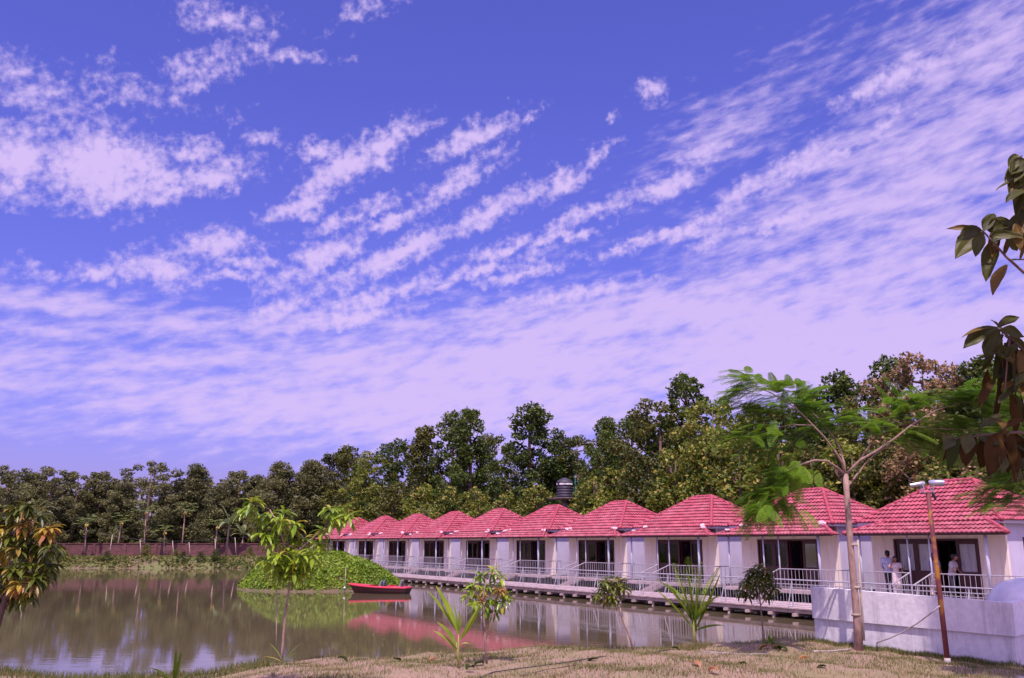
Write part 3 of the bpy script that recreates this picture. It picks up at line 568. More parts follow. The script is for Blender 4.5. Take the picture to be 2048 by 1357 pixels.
# ------------------------------------------------------------------ trees
def tree_proto(seed, H, Rc, hb, nclump, nleaf, leaf, shape='tall', flat=.5, limbs=10, cr=(.7, 1.25)):
    rng = np.random.default_rng(seed); rg = random.Random(seed)
    def prof(t):      # crown radius at fraction t of the crown height
        if shape == 'tall': return Rc * (math.sin(math.pi * min(1, (t * .80 + .14))) ** .75) * (1 - .45 * t)
        if shape == 'round': return Rc * math.sqrt(max(.05, 1 - (2 * t - .85) ** 2 / 1.4))
        if shape == 'bush': return Rc * (1 - .7 * t ** 1.5)
        return Rc * (1 - .75 * t)
    C, NR = [], []; tips = []
    zb = H * hb
    for i in range(nclump):
        t = (i + rg.random()) / nclump; z = zb + (H - zb) * t * .97; r = prof(t); th = i * 2.399 + rg.uniform(-.5, .5); rr = r * math.sqrt(rg.uniform(.05, 1.0)) * rg.choice((1, 1, 1.12))
        c = np.array((rr * math.cos(th), rr * math.sin(th), z)); q = rg.uniform(*cr) * (1 - .35 * t)
        tips.append(tuple(c)); n = int(nleaf * q * q)
        d = rng.normal(size=(n, 3)); d /= np.linalg.norm(d, axis=1)[:, None]; rad_ = q * (rng.uniform(.25, 1.0, n) ** .5) * (1 + .3 * np.sin(d[:, 0] * 5 + i) * np.cos(d[:, 2] * 4 + i))
        C.append(c + d * rad_[:, None] * np.array((1, 1, .78))); NR.append(d * .7 + np.array((0, 0, .55)))
    C = np.concatenate(C); NR = np.concatenate(NR); V, F = leaf_cloud(C, NR, leaf, rng, .62, flat)
    tr = MB(); bend = rg.uniform(-.3, .3)
    path = [(0, 0, -.3), (bend * .3, 0, H * .3), (bend, bend * .5, H * .6), (bend * .8, bend, H * .93)]
    tr.tube(path, [H * .016 + .05, H * .013 + .03, H * .009 + .02, .03], 8)
    for k in range(limbs):
        tp = Vector(tips[rg.randrange(len(tips))]); z0 = max(zb * .7, tp.z - rg.uniform(.5, 2.5)); a = Vector((bend * min(1, z0 / H * 1.2), bend * .3, z0)); md = a.lerp(tp, .5) + Vector((0, 0, -.2))
        tr.tube([a, md, tp], [.09, .06, .02], 5)
    return (V, F, tr)
class TreeKind:
    def __init__(s, *a, **k):
        V, F, tr = tree_proto(*a, **k); s.H = a[1]
        o = npmesh('crown', V, F, ML['dark']); t = tr.build('trunk', M_bark, smooth=True); s.cm, s.tm = o.data, t.data
        bpy.data.objects.remove(o); bpy.data.objects.remove(t)
    def place(s, name, x, y, h, mt, label, cat='tree', group=None, wide=1.0, rz=0.0, z=None):
        r = empty(name, (x, y, (float(gz(x, y)) if z is None else z) - .03), rz, label, cat, group); k = h / s.H; r.scale = (k * wide, k * wide, k)
        c = bpy.data.objects.new('crown', s.cm); t = bpy.data.objects.new('trunk', s.tm)
        for q in (c, t): COL.objects.link(q); q.parent = r
        c.material_slots[0].link = 'OBJECT'; c.material_slots[0].material = mt
        return r
tall = [TreeKind(11 + i, 15, 3.4, .12, 62, 380, .265, 'tall', cr=(.55, 1.3), flat=.35) for i in range(4)]
rnd = [TreeKind(31 + i, 12, 3.9, .14, 58, 370, .25, 'round', cr=(.6, 1.3), flat=.35) for i in range(3)]
bushy = [TreeKind(51 + i, 7, 2.6, .03, 40, 380, .215, 'bush', cr=(.45, 1.0), flat=.35) for i in range(3)]
fark = [TreeKind(71 + i, 12, (3.4, 4.2, 2.6, 3.6, 3.0)[i], .02, 56, 430, .25, ('tall', 'round', 'tall', 'round', 'bush')[i], cr=((.75, 1.35), (.6, 1.1), (.7, 1.5), (.5, 1.3), (.8, 1.2))[i], limbs=5, flat=.3) for i in range(5)]
WHO = ['nearest', 'second', 'third', 'fourth', 'fifth', 'sixth', 'seventh', 'eighth', 'ninth', 'farthest']
def yrow(px, D): return 2105.0 * D / (px + 50)
# px, y of top, D, kind, material, wide, label
TR = [
 (628, 925, 45, rnd[0], 'far', 1.0, 'grey green round tree left of the farthest cottage'),
 (668, 905, 44, rnd[1], 'olive', 1.0, 'brownish olive tree over the mango sapling top'),
 (700, 890, 43, tall[1], 'olive', 1.1, 'pointed olive tree rising behind the farthest cottage'),
 (745, 905, 42, rnd[2], 'yellow', .9, 'lower yellowish tree behind the ninth cottage roof'),
 (792, 882, 45, rnd[0], 'dark', 1.05, 'flat topped dark tree behind the eighth cottage'),
 (852, 850, 43, tall[0], 'olive', .95, 'slim brownish tree left of the twin topped tree'),
 (905, 818, 45, tall[2], 'dark', .9, 'left half of the twin topped dark tree, behind the seventh cottage'),
 (940, 812, 44, tall[3], 'dark', .9, 'right half of the twin topped dark tree, behind the sixth cottage'),
 (982, 868, 50, rnd[1], 'olive', .8, 'thin topped tree in the gap right of the twin topped tree'),
 (1058, 806, 44, tall[1], 'dark', 1.15, 'tall pointed dark tree left of the water tank'),
 (1108, 862, 46, rnd[2], 'dark', .9, 'right shoulder tree beside the pointed tree left of the tank'),
 (1155, 872, 48, rnd[0], 'olive', .9, 'low round olive tree right above the water tank'),
 (1212, 832, 46, tall[0], 'dark', .8, 'narrow columnar dark tree right of the water tank'),
 (1265, 830, 45, rnd[1], 'dark', .95, 'dark tree at the left foot of the tallest tree'),
 (1312, 800, 44, rnd[2], 'olive', .9, 'olive tree in front of the tallest tree'),
 (1372, 742, 46, tall[2], 'dark', 1.0, 'tallest round topped dark tree, behind the third cottage'),
 (1425, 800, 43, rnd[0], 'yellow', .85, 'sunlit yellow green tree right of the tallest tree'),
 (1500, 800, 50, tall[3], 'dark', .9, 'dark tree behind the left feathery branches'),
 (1560, 812, 47, rnd[1], 'olive', .9, 'olive tree behind the feathery crown'),
 (1610, 778, 48, tall[0], 'dark', .9, 'dark tree with small round top left of the feathery fork'),
 (1668, 742, 47, tall[1], 'dark', .95, 'tall dark tree right above the feathery fork'),
 (1722, 795, 44, rnd[2], 'olive', .9, 'lower olive tree between two tall ones over the second cottage'),
 (1768, 708, 48, tall[2], 'dark', .85, 'tall thin dark tree left of the dry brown tree'),
 (1838, 712, 45, rnd[0], 'brown', .85, 'half dry tree with brown and pink leaves'),
 (1900, 745, 49, rnd[1], 'dark', .9, 'dark tree right of the dry brown tree'),
 (1962, 705, 46, tall[3], 'dark', 1.1, 'tall dark tree behind the russet foreground leaves'),
 (2040, 725, 44, rnd[2], 'dark', 1.1, 'dark tree cut by the right frame edge'),
 (2120, 700, 46, tall[0], 'dark', 1.2, 'dark tree just beyond the right frame edge'),
]
rg = random.Random(9)
for (px, yt, D, kd, mt, wd, lab) in TR:
    Y = yrow(px, D); p = P(px, yt, Y); base = float(gz(p.x, p.y)); kd.place('broadleaf_tree', p.x, p.y, (p.z - base) * 1.0, ML[mt], lab, 'tree', 'trees behind the cottages', wd * 1.12, rg.uniform(0, 6.28))
TR2 = [  # the lower belt just behind the roofs
 (690, 985, 41, 'olive'), (735, 975, 40.5, 'yellow'), (790, 965, 40.5, 'olive'), (845, 970, 41, 'yellow'), (900, 975, 40.2, 'yellow'), (955, 975, 40.8, 'yellow'), (1010, 985, 40.4, 'yellow'), (1068, 975, 40.6, 'yellow'),
 (1185, 955, 41, 'yellow'), (1240, 930, 41, 'yellow'), (1300, 915, 41, 'olive'), (1355, 905, 41, 'yellow'), (1420, 885, 41, 'yellow'), (1480, 880, 41, 'yellow'), (1545, 890, 41.5, 'yellow'), (1620, 895, 41.5, 'olive'), (1700, 885, 41.5, 'yellow'), (1770, 880, 41.5, 'olive'),
 (1835, 890, 41, 'brown'), (1895, 870, 41.5, 'yellow'), (1960, 880, 41, 'brown'), (2030, 870, 41.5, 'olive'), (2105, 880, 41, 'yellow')]
for i, (px, yt, D, mt) in enumerate(TR2):
    Y = yrow(px, D); p = P(px, yt, Y); ci = int(round((( (Y - D * ST) / CT) - S0 - 2.9) / PER)); ci = max(0, min(9, ci))
    ad = {'yellow': 'yellow green', 'olive': 'olive', 'brown': 'brown leaved'}[mt]
    n = sum(1 for t in TR2[:i + 1] if True)
    lab = f"{ad} bushy tree low behind the roofs, {['first','second','third','fourth','fifth','sixth','seventh','eighth','ninth','tenth','eleventh','twelfth','thirteenth','fourteenth','fifteenth','sixteenth','seventeenth','eighteenth','nineteenth','twentieth','last but two','last but one','last'][i]} from the left"
    bushy[i % 3].place('bushy_tree', p.x, p.y, p.z - float(gz(p.x, p.y)), ML[mt], lab, 'tree', 'bushy trees right behind the roofs', 1.15, rg.uniform(0, 6.28))
# dark mass of the wood farther back: nobody could count it
rng = np.random.default_rng(77); C = []; NR = []
for i in range(420):
    D = rng.uniform(50, 62); s_ = rng.uniform(8, 150); q = R(s_, D); hh = rng.uniform(1.0, 10.5 if s_ < 70 else 8); n = 70
    d = rng.normal(size=(n, 3)); d /= np.linalg.norm(d, axis=1)[:, None]; C.append(np.array((q.x, q.y, 1 + hh)) + d * 1.7); NR.append(d)
for i in range(420):
    x_, y_ = rng.uniform(-95, -10), rng.uniform(124, 136); hh = rng.uniform(.8, 9.3); n = 60
    d = rng.normal(size=(n, 3)); d /= np.linalg.norm(d, axis=1)[:, None]; C.append(np.array((x_, y_, 1 + hh)) + d * 1.9); NR.append(d)
V, F = leaf_cloud(np.concatenate(C), np.concatenate(NR), .75, rng, .7, .5)
tag(npmesh('wood', V, F, ML['far']), 'dark mass of the wood behind the front row of trees', 'wood', kind='stuff')
FT = [(-60, 905), (-10, 880), (20, 935), (70, 925), (110, 940), (160, 935), (205, 945), (250, 950), (305, 925), (350, 950), (395, 945), (440, 948), (480, 938), (520, 942), (560, 932), (592, 928), (628, 918)]
for i, (px, yt) in enumerate(FT):
    Y = 119 + (i * 37 % 7) * .8; 
    if px < 0: Y = 100
    p = P(px, yt + rg.uniform(-6, 6), Y); pos = ['at the left frame edge'] if i < 2 else None
    nm = ['leftmost', 'second', 'third', 'fourth', 'fifth', 'sixth', 'seventh', 'eighth', 'ninth', 'tenth', 'eleventh', 'twelfth', 'thirteenth', 'fourteenth', 'fifteenth', 'sixteenth', 'rightmost'][i]
    z = None
    fark[(i * 3 + i // 4) % 5].place('far_tree', p.x, p.y, (p.z - 1.15) * (1.0, .9, 1.06, .93)[(i * 7) % 4], ML['far'], f"grey green tree beyond the brick wall, {nm} of that far line", 'tree', 'trees beyond the far brick wall', 1.25, rg.uniform(0, 6.28), z=1.15 if px >= 0 else None)
# ------------------------------------------------------------------ far bank: wall, fence, garden plants
def brickmat():
    m = mat('red_brick', (.30, .13, .125), (.22, .09, .09), rough=.9, scale=.8); nt = m.node_tree; N, L = nt.nodes, nt.links; b = N['Principled BSDF']
    tc = N.new('ShaderNodeTexCoord'); mp = N.new('ShaderNodeMapping'); mp.inputs['Rotation'].default_value = (rad(90), 0, 0); L.new(tc.outputs['Object'], mp.inputs[0])
    br = N.new('ShaderNodeTexBrick'); br.inputs['Scale'].default_value = 1; br.inputs['Brick Width'].default_value = .5; br.inputs['Row Height'].default_value = .17; br.inputs['Mortar Size'].default_value = .012
    br.inputs[1].default_value = (.17, .06, .062, 1); br.inputs[2].default_value = (.09, .032, .035, 1); br.inputs[3].default_value = (.13, .085, .085, 1); L.new(mp.outputs[0], br.inputs[0]); L.new(br.outputs[0], b.inputs['Base Color']); return m
MBR = brickmat()
m = MB(); m.b2((-75, 112, .8), (-9, 112.25, 2.72)); m.b2((-75, 111.93, 2.722), (-9, 112.3, 2.82))
for i in range(18): x = -74.6 + i * 3.8; m.b2((x, 111.9, .8), (x + .35, 111.998, 2.715))
tag(m.build('brick_wall', MBR), 'long low red brick wall on the far bank', 'wall')
M_bamboo = mat('bamboo_pole', (.46, .36, .28), (.33, .25, .2), rough=.7, scale=6)
FPX_ = [(215, 1114, 1070), (280, 1113, 1080), (345, 1113, 1082), (378, 1113, 1085), (430, 1112, 1078), (470, 1112, 1075)]
for i, (px, yb, yt) in enumerate(FPX_):
    a, b = P(px + 3, yb, 110.2), P(px + (10 if i == 0 else 0), yt, 110.2); z = float(gz(a.x, a.y))
    f = MB().tube([(0, 0, 0), (b.x - a.x, 0, b.z - z + .1)], [.06, .045], 6).build('fence_pole', M_bamboo, None, True, (a.x, a.y, z - .1))
    tag(f, ['leaning pale bamboo fence pole', 'thin fence pole', 'grey fence pole', 'short fence pole', 'slim fence pole', 'thin pole'][i] + ' before the brick wall, ' + ['leftmost', 'second from left', 'third from left', 'fourth from left', 'fifth from left', 'rightmost'][i] + ' of six', 'fence pole', 'fence poles on the far bank')
w = MB()
pts = [P(x, y, 110.2) for x, y in ((150, 1052), (225, 1072), (280, 1080), (350, 1083), (430, 1079), (520, 1073))]
w.tube(pts, .018, 4); tag(w.build('fence_wire', M_dark), 'thin dark wire strung between the poles above the brick wall', 'wire')
def banana(loc, h, seed, label, n=7, L=2.0):
    rg = random.Random(seed); r = empty('banana_plant', loc, 0, label, 'banana plant', 'banana plants on the far bank')
    MB().tube([(0, 0, -.1), (.05, 0, h * .5), (.12, .03, h)], [.13, .11, .07], 8).build('trunk', M_palebark, r, True)
    lf = MB()
    for k in range(n):
        th = k * 2.4 + rg.uniform(-.3, .3); e = rg.uniform(.55, 1.35); lf.leaf((.12, .03, h - .05), (math.cos(th) * math.cos(e), math.sin(th) * math.cos(e), math.sin(e)), L * rg.uniform(.8, 1.15), .5, rg.uniform(.6, 1.3), .12, 8)
    lf.build('leaves', M_banana, r); return r
M_banana = leafmat('banana_leaf', (.11, .16, .05), (.26, .30, .13), rough=.5, trans=.3, big=1)
def onb(px, yb, Y): p = P(px, yb, Y); return (p.x, p.y, float(gz(p.x, p.y)))
banana(onb(452, 1112, 109.8), 4.0, 1, 'banana plant with bare upright trunk before the brick wall', 7, 2.6)
banana(onb(482, 1112, 113.5), 2.6, 2, 'leafy banana plant beside the tall banana plant', 8, 2.2)
banana(onb(610, 1100, 100), 2.8, 3, 'banana plant left of the farthest cottage', 9, 2.8)
banana(onb(640, 1100, 97), 3.0, 4, 'banana plant touching the farthest cottage roof', 8, 2.6)
banana(onb(55, 1112, 108), 5.0, 5, 'tall banana plant behind the dark mango tree at left', 9, 3.2)
banana(onb(20, 1112, 106), 4.2, 6, 'banana plant at the left frame edge', 8, 2.8)
banana((R(S0 + PER * 8.6, 40).x, R(S0 + PER * 8.6, 40).y, 1.2), 4.3, 7, 'banana plant peeking between the two farthest roofs', 8, 2.2)
def papaya(loc, h, seed, label, n=13, fruit=True):
    rg = random.Random(seed); r = empty('papaya_tree', loc, 0, label, 'papaya tree', 'papaya trees before the brick wall'); tp = Vector((rg.uniform(-.3, .3), 0, h))
    MB().tube([(0, 0, -.1), (tp.x * .6, 0, h * .5), tp], [.1, .08, .055], 7).build('trunk', M_palebark, r, True)
    lf = MB()
    for k in range(n):
        th = k * 2.4; e = rg.uniform(-.1, 1.0); d = Vector((math.cos(th) * math.cos(e), math.sin(th) * math.cos(e), math.sin(e))); q = tp + d * rg.uniform(.7, 1.0) * h * .27
        lf.tube([tp, q], .012, 3)
        for j in range(7):
            a = th + (j - 3) * .42; lf.leaf(q, (math.cos(a), math.sin(a), .15), .52, .17, .35, .1, 4)
    lf.build('leaves', M_papaya, r)
    if fruit:
        for k in range(3): MB().sphere((tp.x + .17 * math.cos(k * 2.2), .17 * math.sin(k * 2.2), h - .35 - .15 * (k % 2)), (.1, .1, .15), 8, 6).build('fruit', M_fruit, r, True)
M_papaya = leafmat('papaya_leaf', (.10, .16, .04), (.24, .30, .08), rough=.5, trans=.35, big=1); M_fruit = mat('ripe_fruit', (.6, .45, .06), rough=.5)
papaya(onb(170, 1110, 110), 4.2, 1, 'papaya tree with pale trunk and a yellow fruit, leftmost'); papaya(onb(232, 1112, 113), 4.4, 2, 'papaya tree rising right of the leaning bamboo pole', 11); papaya(onb(287, 1112, 112.9), 5.6, 3, 'largest papaya tree with dense crown', 22)
papaya(onb(328, 1112, 110.5), 3.2, 4, 'low papaya tree with orange fruit'); papaya(onb(362, 1112, 113), 5.6, 5, 'tall thin papaya tree with pale crown', 14); papaya(onb(428, 1112, 111), 3.9, 6, 'leaning papaya tree left of the tall banana plant', 14)
SH = [(130, 1125, 'dark low shrub at the left end of the brick wall'), (212, 1132, 'small green shrub at the far waterline, left'), (292, 1112, 'grey green shrub against the brick wall'), (365, 1128, 'roundest dark green shrub on the far bank slope'), (352, 1105, 'dark shrub at the foot of the far wall'),
      (432, 1122, 'spreading low shrub on the far bank, right'), (500, 1105, 'green shrub where the brick wall meets the cottages'), (400, 1130, 'bright green shrub beside the round dark one')]
for i, (px, y, lab) in enumerate(SH):
    Y = 110.5 if y < 1118 else 106.8; p = P(px, y, Y); bushy[i % 3].place('shrub', p.x, p.y, rg.uniform(1.0, 1.7), ML['dark'] if i % 2 else ML['yellow'], lab, 'shrub', 'shrubs on the far bank', 1.3)
# grass along the far bank
rng = np.random.default_rng(5); n = 9000; X_ = rng.uniform(-62, -14, n); Y_ = 105.2 + rng.uniform(0, 5.5, n); keep = (np.sin(X_ * .35) + np.sin(X_ * .9 + Y_) > rng.uniform(-2.2, 1.2, n)); X_, Y_ = X_[keep], Y_[keep]; Z_ = gz(X_, Y_) + .12
V, F = leaf_cloud(np.stack([X_, Y_, Z_], 1), np.tile((0, -.6, .8), (len(X_), 1)), .42, rng, .5, .5)
tag(npmesh('far_bank_grass', V, F, M_weed), 'green and yellow weeds covering the far bank slope', 'grass', kind='stuff')
# ------------------------------------------------------------------ island
IC = P(640, 1160, 60); IX, IY = IC.x, 60.5
def iz(x, y):      # mound height
    u = (x - IX) / 5.4; v = (y - IY) / 5.2; d = np.sqrt(u * u + v * v); return 2.15 * np.clip(1 - d ** 2.3, -.4, 1) * (1 - .12 * u) + .06 * np.sin(x * 2.1) * np.sin(y * 1.7)
g1 = np.linspace(-6.5, 6.5, 60); XX, YY = np.meshgrid(IX + g1, IY + g1); ZZ = iz(XX, YY); V = np.stack([XX.ravel(), YY.ravel(), ZZ.ravel()], 1); I = np.arange(3600).reshape(60, 60)
F = np.stack([I[:-1, :-1].ravel(), I[:-1, 1:].ravel(), I[1:, 1:].ravel(), I[1:, :-1].ravel()], 1)
tag(npmesh('island', V, F, mat('island_earth', (.07, .09, .02), (.16, .10, .07), rough=.95, scale=1.5), smooth=True), 'low earth mound rising from the pond', 'island', kind='structure')
n = 56000; X_ = IX + rng.uniform(-6, 6, n); Y_ = IY + rng.uniform(-6, 5, n); Z_ = iz(X_, Y_); k = Z_ > .08; X_, Y_, Z_ = X_[k], Y_[k], Z_[k]; Z_ = Z_ + rng.uniform(0, .14, len(X_)) + .05 * np.sin(X_ * 4) * np.sin(Y_ * 5)
V, F = leaf_cloud(np.stack([X_, Y_, Z_], 1), np.tile((0, -.35, .9), (len(X_), 1)), .12, rng, .8, .45)
k2 = rng.uniform(0, 1, len(X_)) < .22 * (np.sin(X_ * 1.7) * np.cos(Y_ * 1.3) > -.2)
V2, F2 = leaf_cloud(np.stack([X_[k2], Y_[k2], Z_[k2] + rng.uniform(.02, .16, k2.sum())], 1), np.tile((0, -.6, .5), (k2.sum(), 1)), .26, rng, .45, .35); F = np.concatenate([F, F2 + len(V)]); V = np.concatenate([V, V2])
tag(npmesh('creeping_plants', V, F, M_creeper), 'bright green creeping leaves covering the island', 'ground cover', kind='stuff')
# ------------------------------------------------------------------ boat
M_red = mat('red_fibreglass', (.62, .035, .06), (.55, .05, .08), rough=.4, scale=3); M_hull = mat('dark_hull', (.035, .02, .025), (.07, .01, .015), rough=.5, scale=2); M_seat = mat('grey_green_seat', (.10, .20, .20), (.2, .24, .24), rough=.5, scale=6)
ba, bb = Vector((-9.72, 54.3, 0)), Vector((-6.0, 53.2, 0)); bl = (bb - ba).length; bt = empty('pedal_boat', (ba.x, ba.y, 0), math.atan2(bb.y - ba.y, bb.x - ba.x), 'red pedal boat with two blue grey seats moored at the green island', 'boat')
def hull(levels, n=14):
    V = []
    for (z, sc, x0, x1) in levels:
        for i in range(n + 1):
            t = i / n; w = sc * (math.sin(math.pi * (.5 * min(1, t / .55))) ** .8 if t < .55 else 1 - .25 * (t - .55) / .45); V.append((x0 + (x1 - x0) * t, w, z + .16 * (1 - t) ** 2 * (z > .1)))
        for i in range(n, -1, -1):
            t = i / n; w = sc * (math.sin(math.pi * (.5 * min(1, t / .55))) ** .8 if t < .55 else 1 - .25 * (t - .55) / .45); V.append((x0 + (x1 - x0) * t, -w, z + .16 * (1 - t) ** 2 * (z > .1)))
    m = 2 * (n + 1); F = [(l * m + i, l * m + (i + 1) % m, (l + 1) * m + (i + 1) % m, (l + 1) * m + i) for l in range(len(levels) - 1) for i in range(m)]
    return V, F, m
V, F, mm = hull([(-.15, .35, .5, bl - .15), (.12, .56, .2, bl - .05), (.30, .62, .02, bl)]); MB().add(V, F).build('hull', M_hull, bt)
V, F, mm = hull([(.302, .64, 0, bl + .01), (.345, .65, -.01, bl + .02), (.40, .56, .12, bl - .06)]); n_ = len(V); t0 = n_ - mm
dkm = MB().add(V, F); dkm.add([V[i] for i in range(t0, n_)], [tuple((i, i + 1, mm - 2 - i, mm - 1 - i)) for i in range(mm // 2 - 1) if not (5 <= i <= 9)]); dkm.b2((bl * .38, -.42, .16), (bl * .72, .42, .18)).b2((bl * .70, -.5, .18), (bl * .73, .5, .47)).b2((bl * .36, -.45, .18), (bl * .385, .45, .38)); dkm.build('deck', M_red, bt)
for (x, yy) in ((bl * .55, -.2), (bl * .55, .22), (bl * .86, 0)):
    st = MB(); w = .17 if x < bl * .8 else .24
    for i in range(8):
        a = math.pi * i / 7; st.tube([(x + .03 + .1 * math.sin(a) * -.6, yy + w * math.cos(a), .3), (x + .12, yy + w * math.cos(a) * .9, .42 + .26 * math.sin(a) + .06)], .045, 6)
    st.b2((x - .2, yy - w, .26), (x + .1, yy + w, .36)); st.build('seat', M_seat, bt)
cb = empty('fishing_boat', spot(S0 + PER * 6.9, 27.0), RZ, 'small dark red boat under the walkway end right of the pedal boat', 'boat')
V, F, mm = hull([(-.15, .2, .3, 2.6), (.1, .35, .1, 2.75), (.24, .4, 0, 2.8)]); k = MB().add(V, F); k.build('hull', M_hull, cb); cb.location.z = 0
V, F, mm = hull([(.242, .41, 0, 2.81), (.28, .42, 0, 2.82)]); MB().add(V, F).build('gunwale', mat('grey_gunwale', (.45, .45, .48), rough=.4), cb)
mk = empty('mooring_stake', tuple(G(689, 1186, 0)), 0, 'thin mooring stake with a white float left of the red boat', 'stake'); MB().tube([(0, 0, -.3), (.02, 0, 1.5)], .018, 6).build('stake', M_bamboo, mk, True); MB().sphere((0, -.03, .28), .07, 10, 8).build('float', M_white, mk, True)
# ------------------------------------------------------------------ water tower
Yt = 75.0; q = P(1130, 997, Yt); wt = empty('water_tower', (q.x, q.y, 1.1), 0, 'black ribbed water tank on a round concrete platform above the fifth roof', 'water tower')
zp = q.z - 1.1; M_conc = mat('stained_concrete', (.34, .26, .27), (.22, .16, .17), rough=.9, scale=3)
MB().tube([(0, 0, -.3), (0, 0, zp - .1)], [.36, .3], 14).build('column', M_conc, wt, True)
MB().tube([(0, 0, zp - .14), (0, 0, zp - .04), (0, 0, zp)], [1.25, 1.42, 1.42], 28).build('platform', M_conc, wt)
tk = MB(); prof = []
for i in range(6): z = zp + i * .22; prof += [(z, .67), (z + .14, .67), (z + .17, .70), (z + .2, .70)]
prof += [(zp + 1.34, .67), (zp + 1.46, .62), (zp + 1.58, .42), (zp + 1.6, .26), (zp + 1.68, .26), (zp + 1.7, .0)]
nn = 28; V = [(r_ * math.cos(2 * math.pi * j / nn), r_ * math.sin(2 * math.pi * j / nn), z + .002) for z, r_ in prof for j in range(nn)]
tk.add(V, [(i * nn + j, i * nn + (j + 1) % nn, (i + 1) * nn + (j + 1) % nn, (i + 1) * nn + j) for i in range(len(prof) - 1) for j in range(nn)])
tank = tk.build('tank', mat('black_plastic', (.035, .03, .05), rough=.6), wt, True)
lb = MB(); rg2 = random.Random(4)
for k in range(15):   # worn white lettering band
    a = rad(-168) + k * rad(9.6)
    if k in (2, 3): continue
    hh = rg2.uniform(.10, .16); lb.box((.712 * math.cos(a), .712 * math.sin(a), zp + 1.16), (.015, rg2.uniform(.07, .115), hh), a)
lb.build('lettering', mat('white_lettering', (.85, .82, .85), rough=.5), tank)
gl = MB(); Gm = mat('green_pipe', (.05, .36, .30), rough=.5)
for (x, y) in ((.86, -.25), (1.12, .1)): gl.tube([(x, y, zp), (x, y, zp + (1.62 if x < 1 else 1.45))], .022, 6)
for k in range(5): gl.tube([(.86, -.25, zp + .25 + k * .28), (1.12, .1, zp + .25 + k * .28)], .014, 5)
gl.build('ladder', Gm, wt)
# ------------------------------------------------------------------ floodlight pole
bp_, tp_ = P(1893, 1302, 19.4), P(1856, 987, 19.4)
def polemat():
    m = mat('rusty_pole_paint', (.17, .04, .045), (.36, .15, .02), rough=.7, scale=1.9, bump=.2, detail=4, lo=.51, hi=.57, stretch=(.7, .7, 1)); return m
pl = empty('floodlight_pole', (bp_.x, bp_.y, float(gz(bp_.x, bp_.y))), 0, 'leaning rusty maroon pole carrying two silver floodlights', 'lamp post'); L_ = tp_ - Vector((bp_.x, bp_.y, float(gz(bp_.x, bp_.y))))
MB().tube([(0, 0, -.1), L_ * .5, L_], [.057, .052, .046], 14).build('pole', polemat(), pl, True)
MB().tube([(0, 0, -.05), L_ * .035], [.066, .062], 14).build('base_collar', mat('old_cement', (.42, .36, .36), rough=.9), pl, True)
br = MB(); br.box(L_ + Vector((.01, 0, .0)), (.30, .07, .03)); br.tube([L_ + Vector((.1, 0, -.02)), L_ + Vector((.15, 0, -.1)), L_ + Vector((.14, 0, -.14))], [.03, .035, .02], 8); br.build('bracket', M_dark, pl)
M_silver = mat('silver_aluminium', (.55, .55, .62), rough=.35, metal=.8)
for (c, d, r0, r1, ln) in ((L_ + Vector((-.20, .02, .19)), Vector((-.92, .35, -.12)), .06, .045, .30), (L_ + Vector((.20, -.02, .22)), Vector((.93, -.25, -.03)), .068, .072, .30)):
    d.normalize(); lm = MB(); lm.tube([c - d * ln * .5, c - d * ln * .47, c + d * ln * .3, c + d * ln * .5], [r0 * .7, r0, r1, r1 * .96], 18, cap=False)
    lm.tube([c - d * ln * .51, c - d * ln * .49], [r0 * .7, r0 * .7], 18)
    lo = lm.build('lamp_housing', M_silver, pl, True)
    MB().tube([c + d * ln * .40, c + d * ln * .42], r1 * .93, 18).build('lens', mat_darkglass, lo)
    bx = c.x - L_.x; yk = MB(); sx = L_.x + (-.10 if bx < 0 else .10)
    yk.tube([(sx, L_.y - .05, L_.z), (sx - .01, L_.y - .06, L_.z + .12), (c.x - d.x * .08, c.y - .07, c.z)], .012, 6); yk.tube([(sx, L_.y + .05, L_.z), (sx - .01, L_.y + .06, L_.z + .12), (c.x - d.x * .08, c.y + .07, c.z)], .012, 6); yk.build('yoke', M_silver, pl)
def groundline(pxs, r, name, m, label, cat, lift=.02, n=6):
    pts = []
    for (x, y, *h) in pxs:
        z = .5
        for _ in range(6): q = G(x, y, z); z = float(gz(q.x, q.y)) + (h[0] if h else lift)
        pts.append(q)
    tag(MB().tube(pts, r, n).build(name, m, None, True), label, cat)
M_conduit = mat('white_conduit', (.62, .56, .56), (.3, .26, .26), rough=.6, scale=9)
pa = Vector((bp_.x, bp_.y, 0)) ; ptsc = [P(1879, 1213, 19.3).lerp(G(1738, 1290, .55), t) - Vector((0, 0, .12 * math.sin(math.pi * t))) for t in (0, .12, .3, .5, .7, .86)]
for (x, y) in ((1738, 1290), (1700, 1299), (1660, 1303), (1625, 1303)):
    z = .5
    for _ in range(6): q = G(x, y, z); z = float(gz(q.x, q.y)) + .02
    ptsc.append(q)
tag(MB().tube(ptsc, .016, 7).build('conduit', M_conduit, None, True), 'white conduit running from the rusty pole down to the grass', 'cable')
groundline([(1540, 1308), (1500, 1309), (1440, 1306), (1400, 1303)], .012, 'hose', M_conduit, 'pale hose lying on the grass behind the bright coconut seedling', 'hose')
groundline([(960, 1356), (985, 1345), (1040, 1337), (1120, 1327), (1200, 1314), (1290, 1308), (1340, 1300)], .011, 'cable', M_dark, 'thin black cable snaking over the dry grass', 'cable')
groundline([(1040, 1352), (1090, 1340), (1150, 1330), (1160, 1322)], .008, 'dry_twig', M_bark, 'forked dry twig lying on the grass', 'twig')
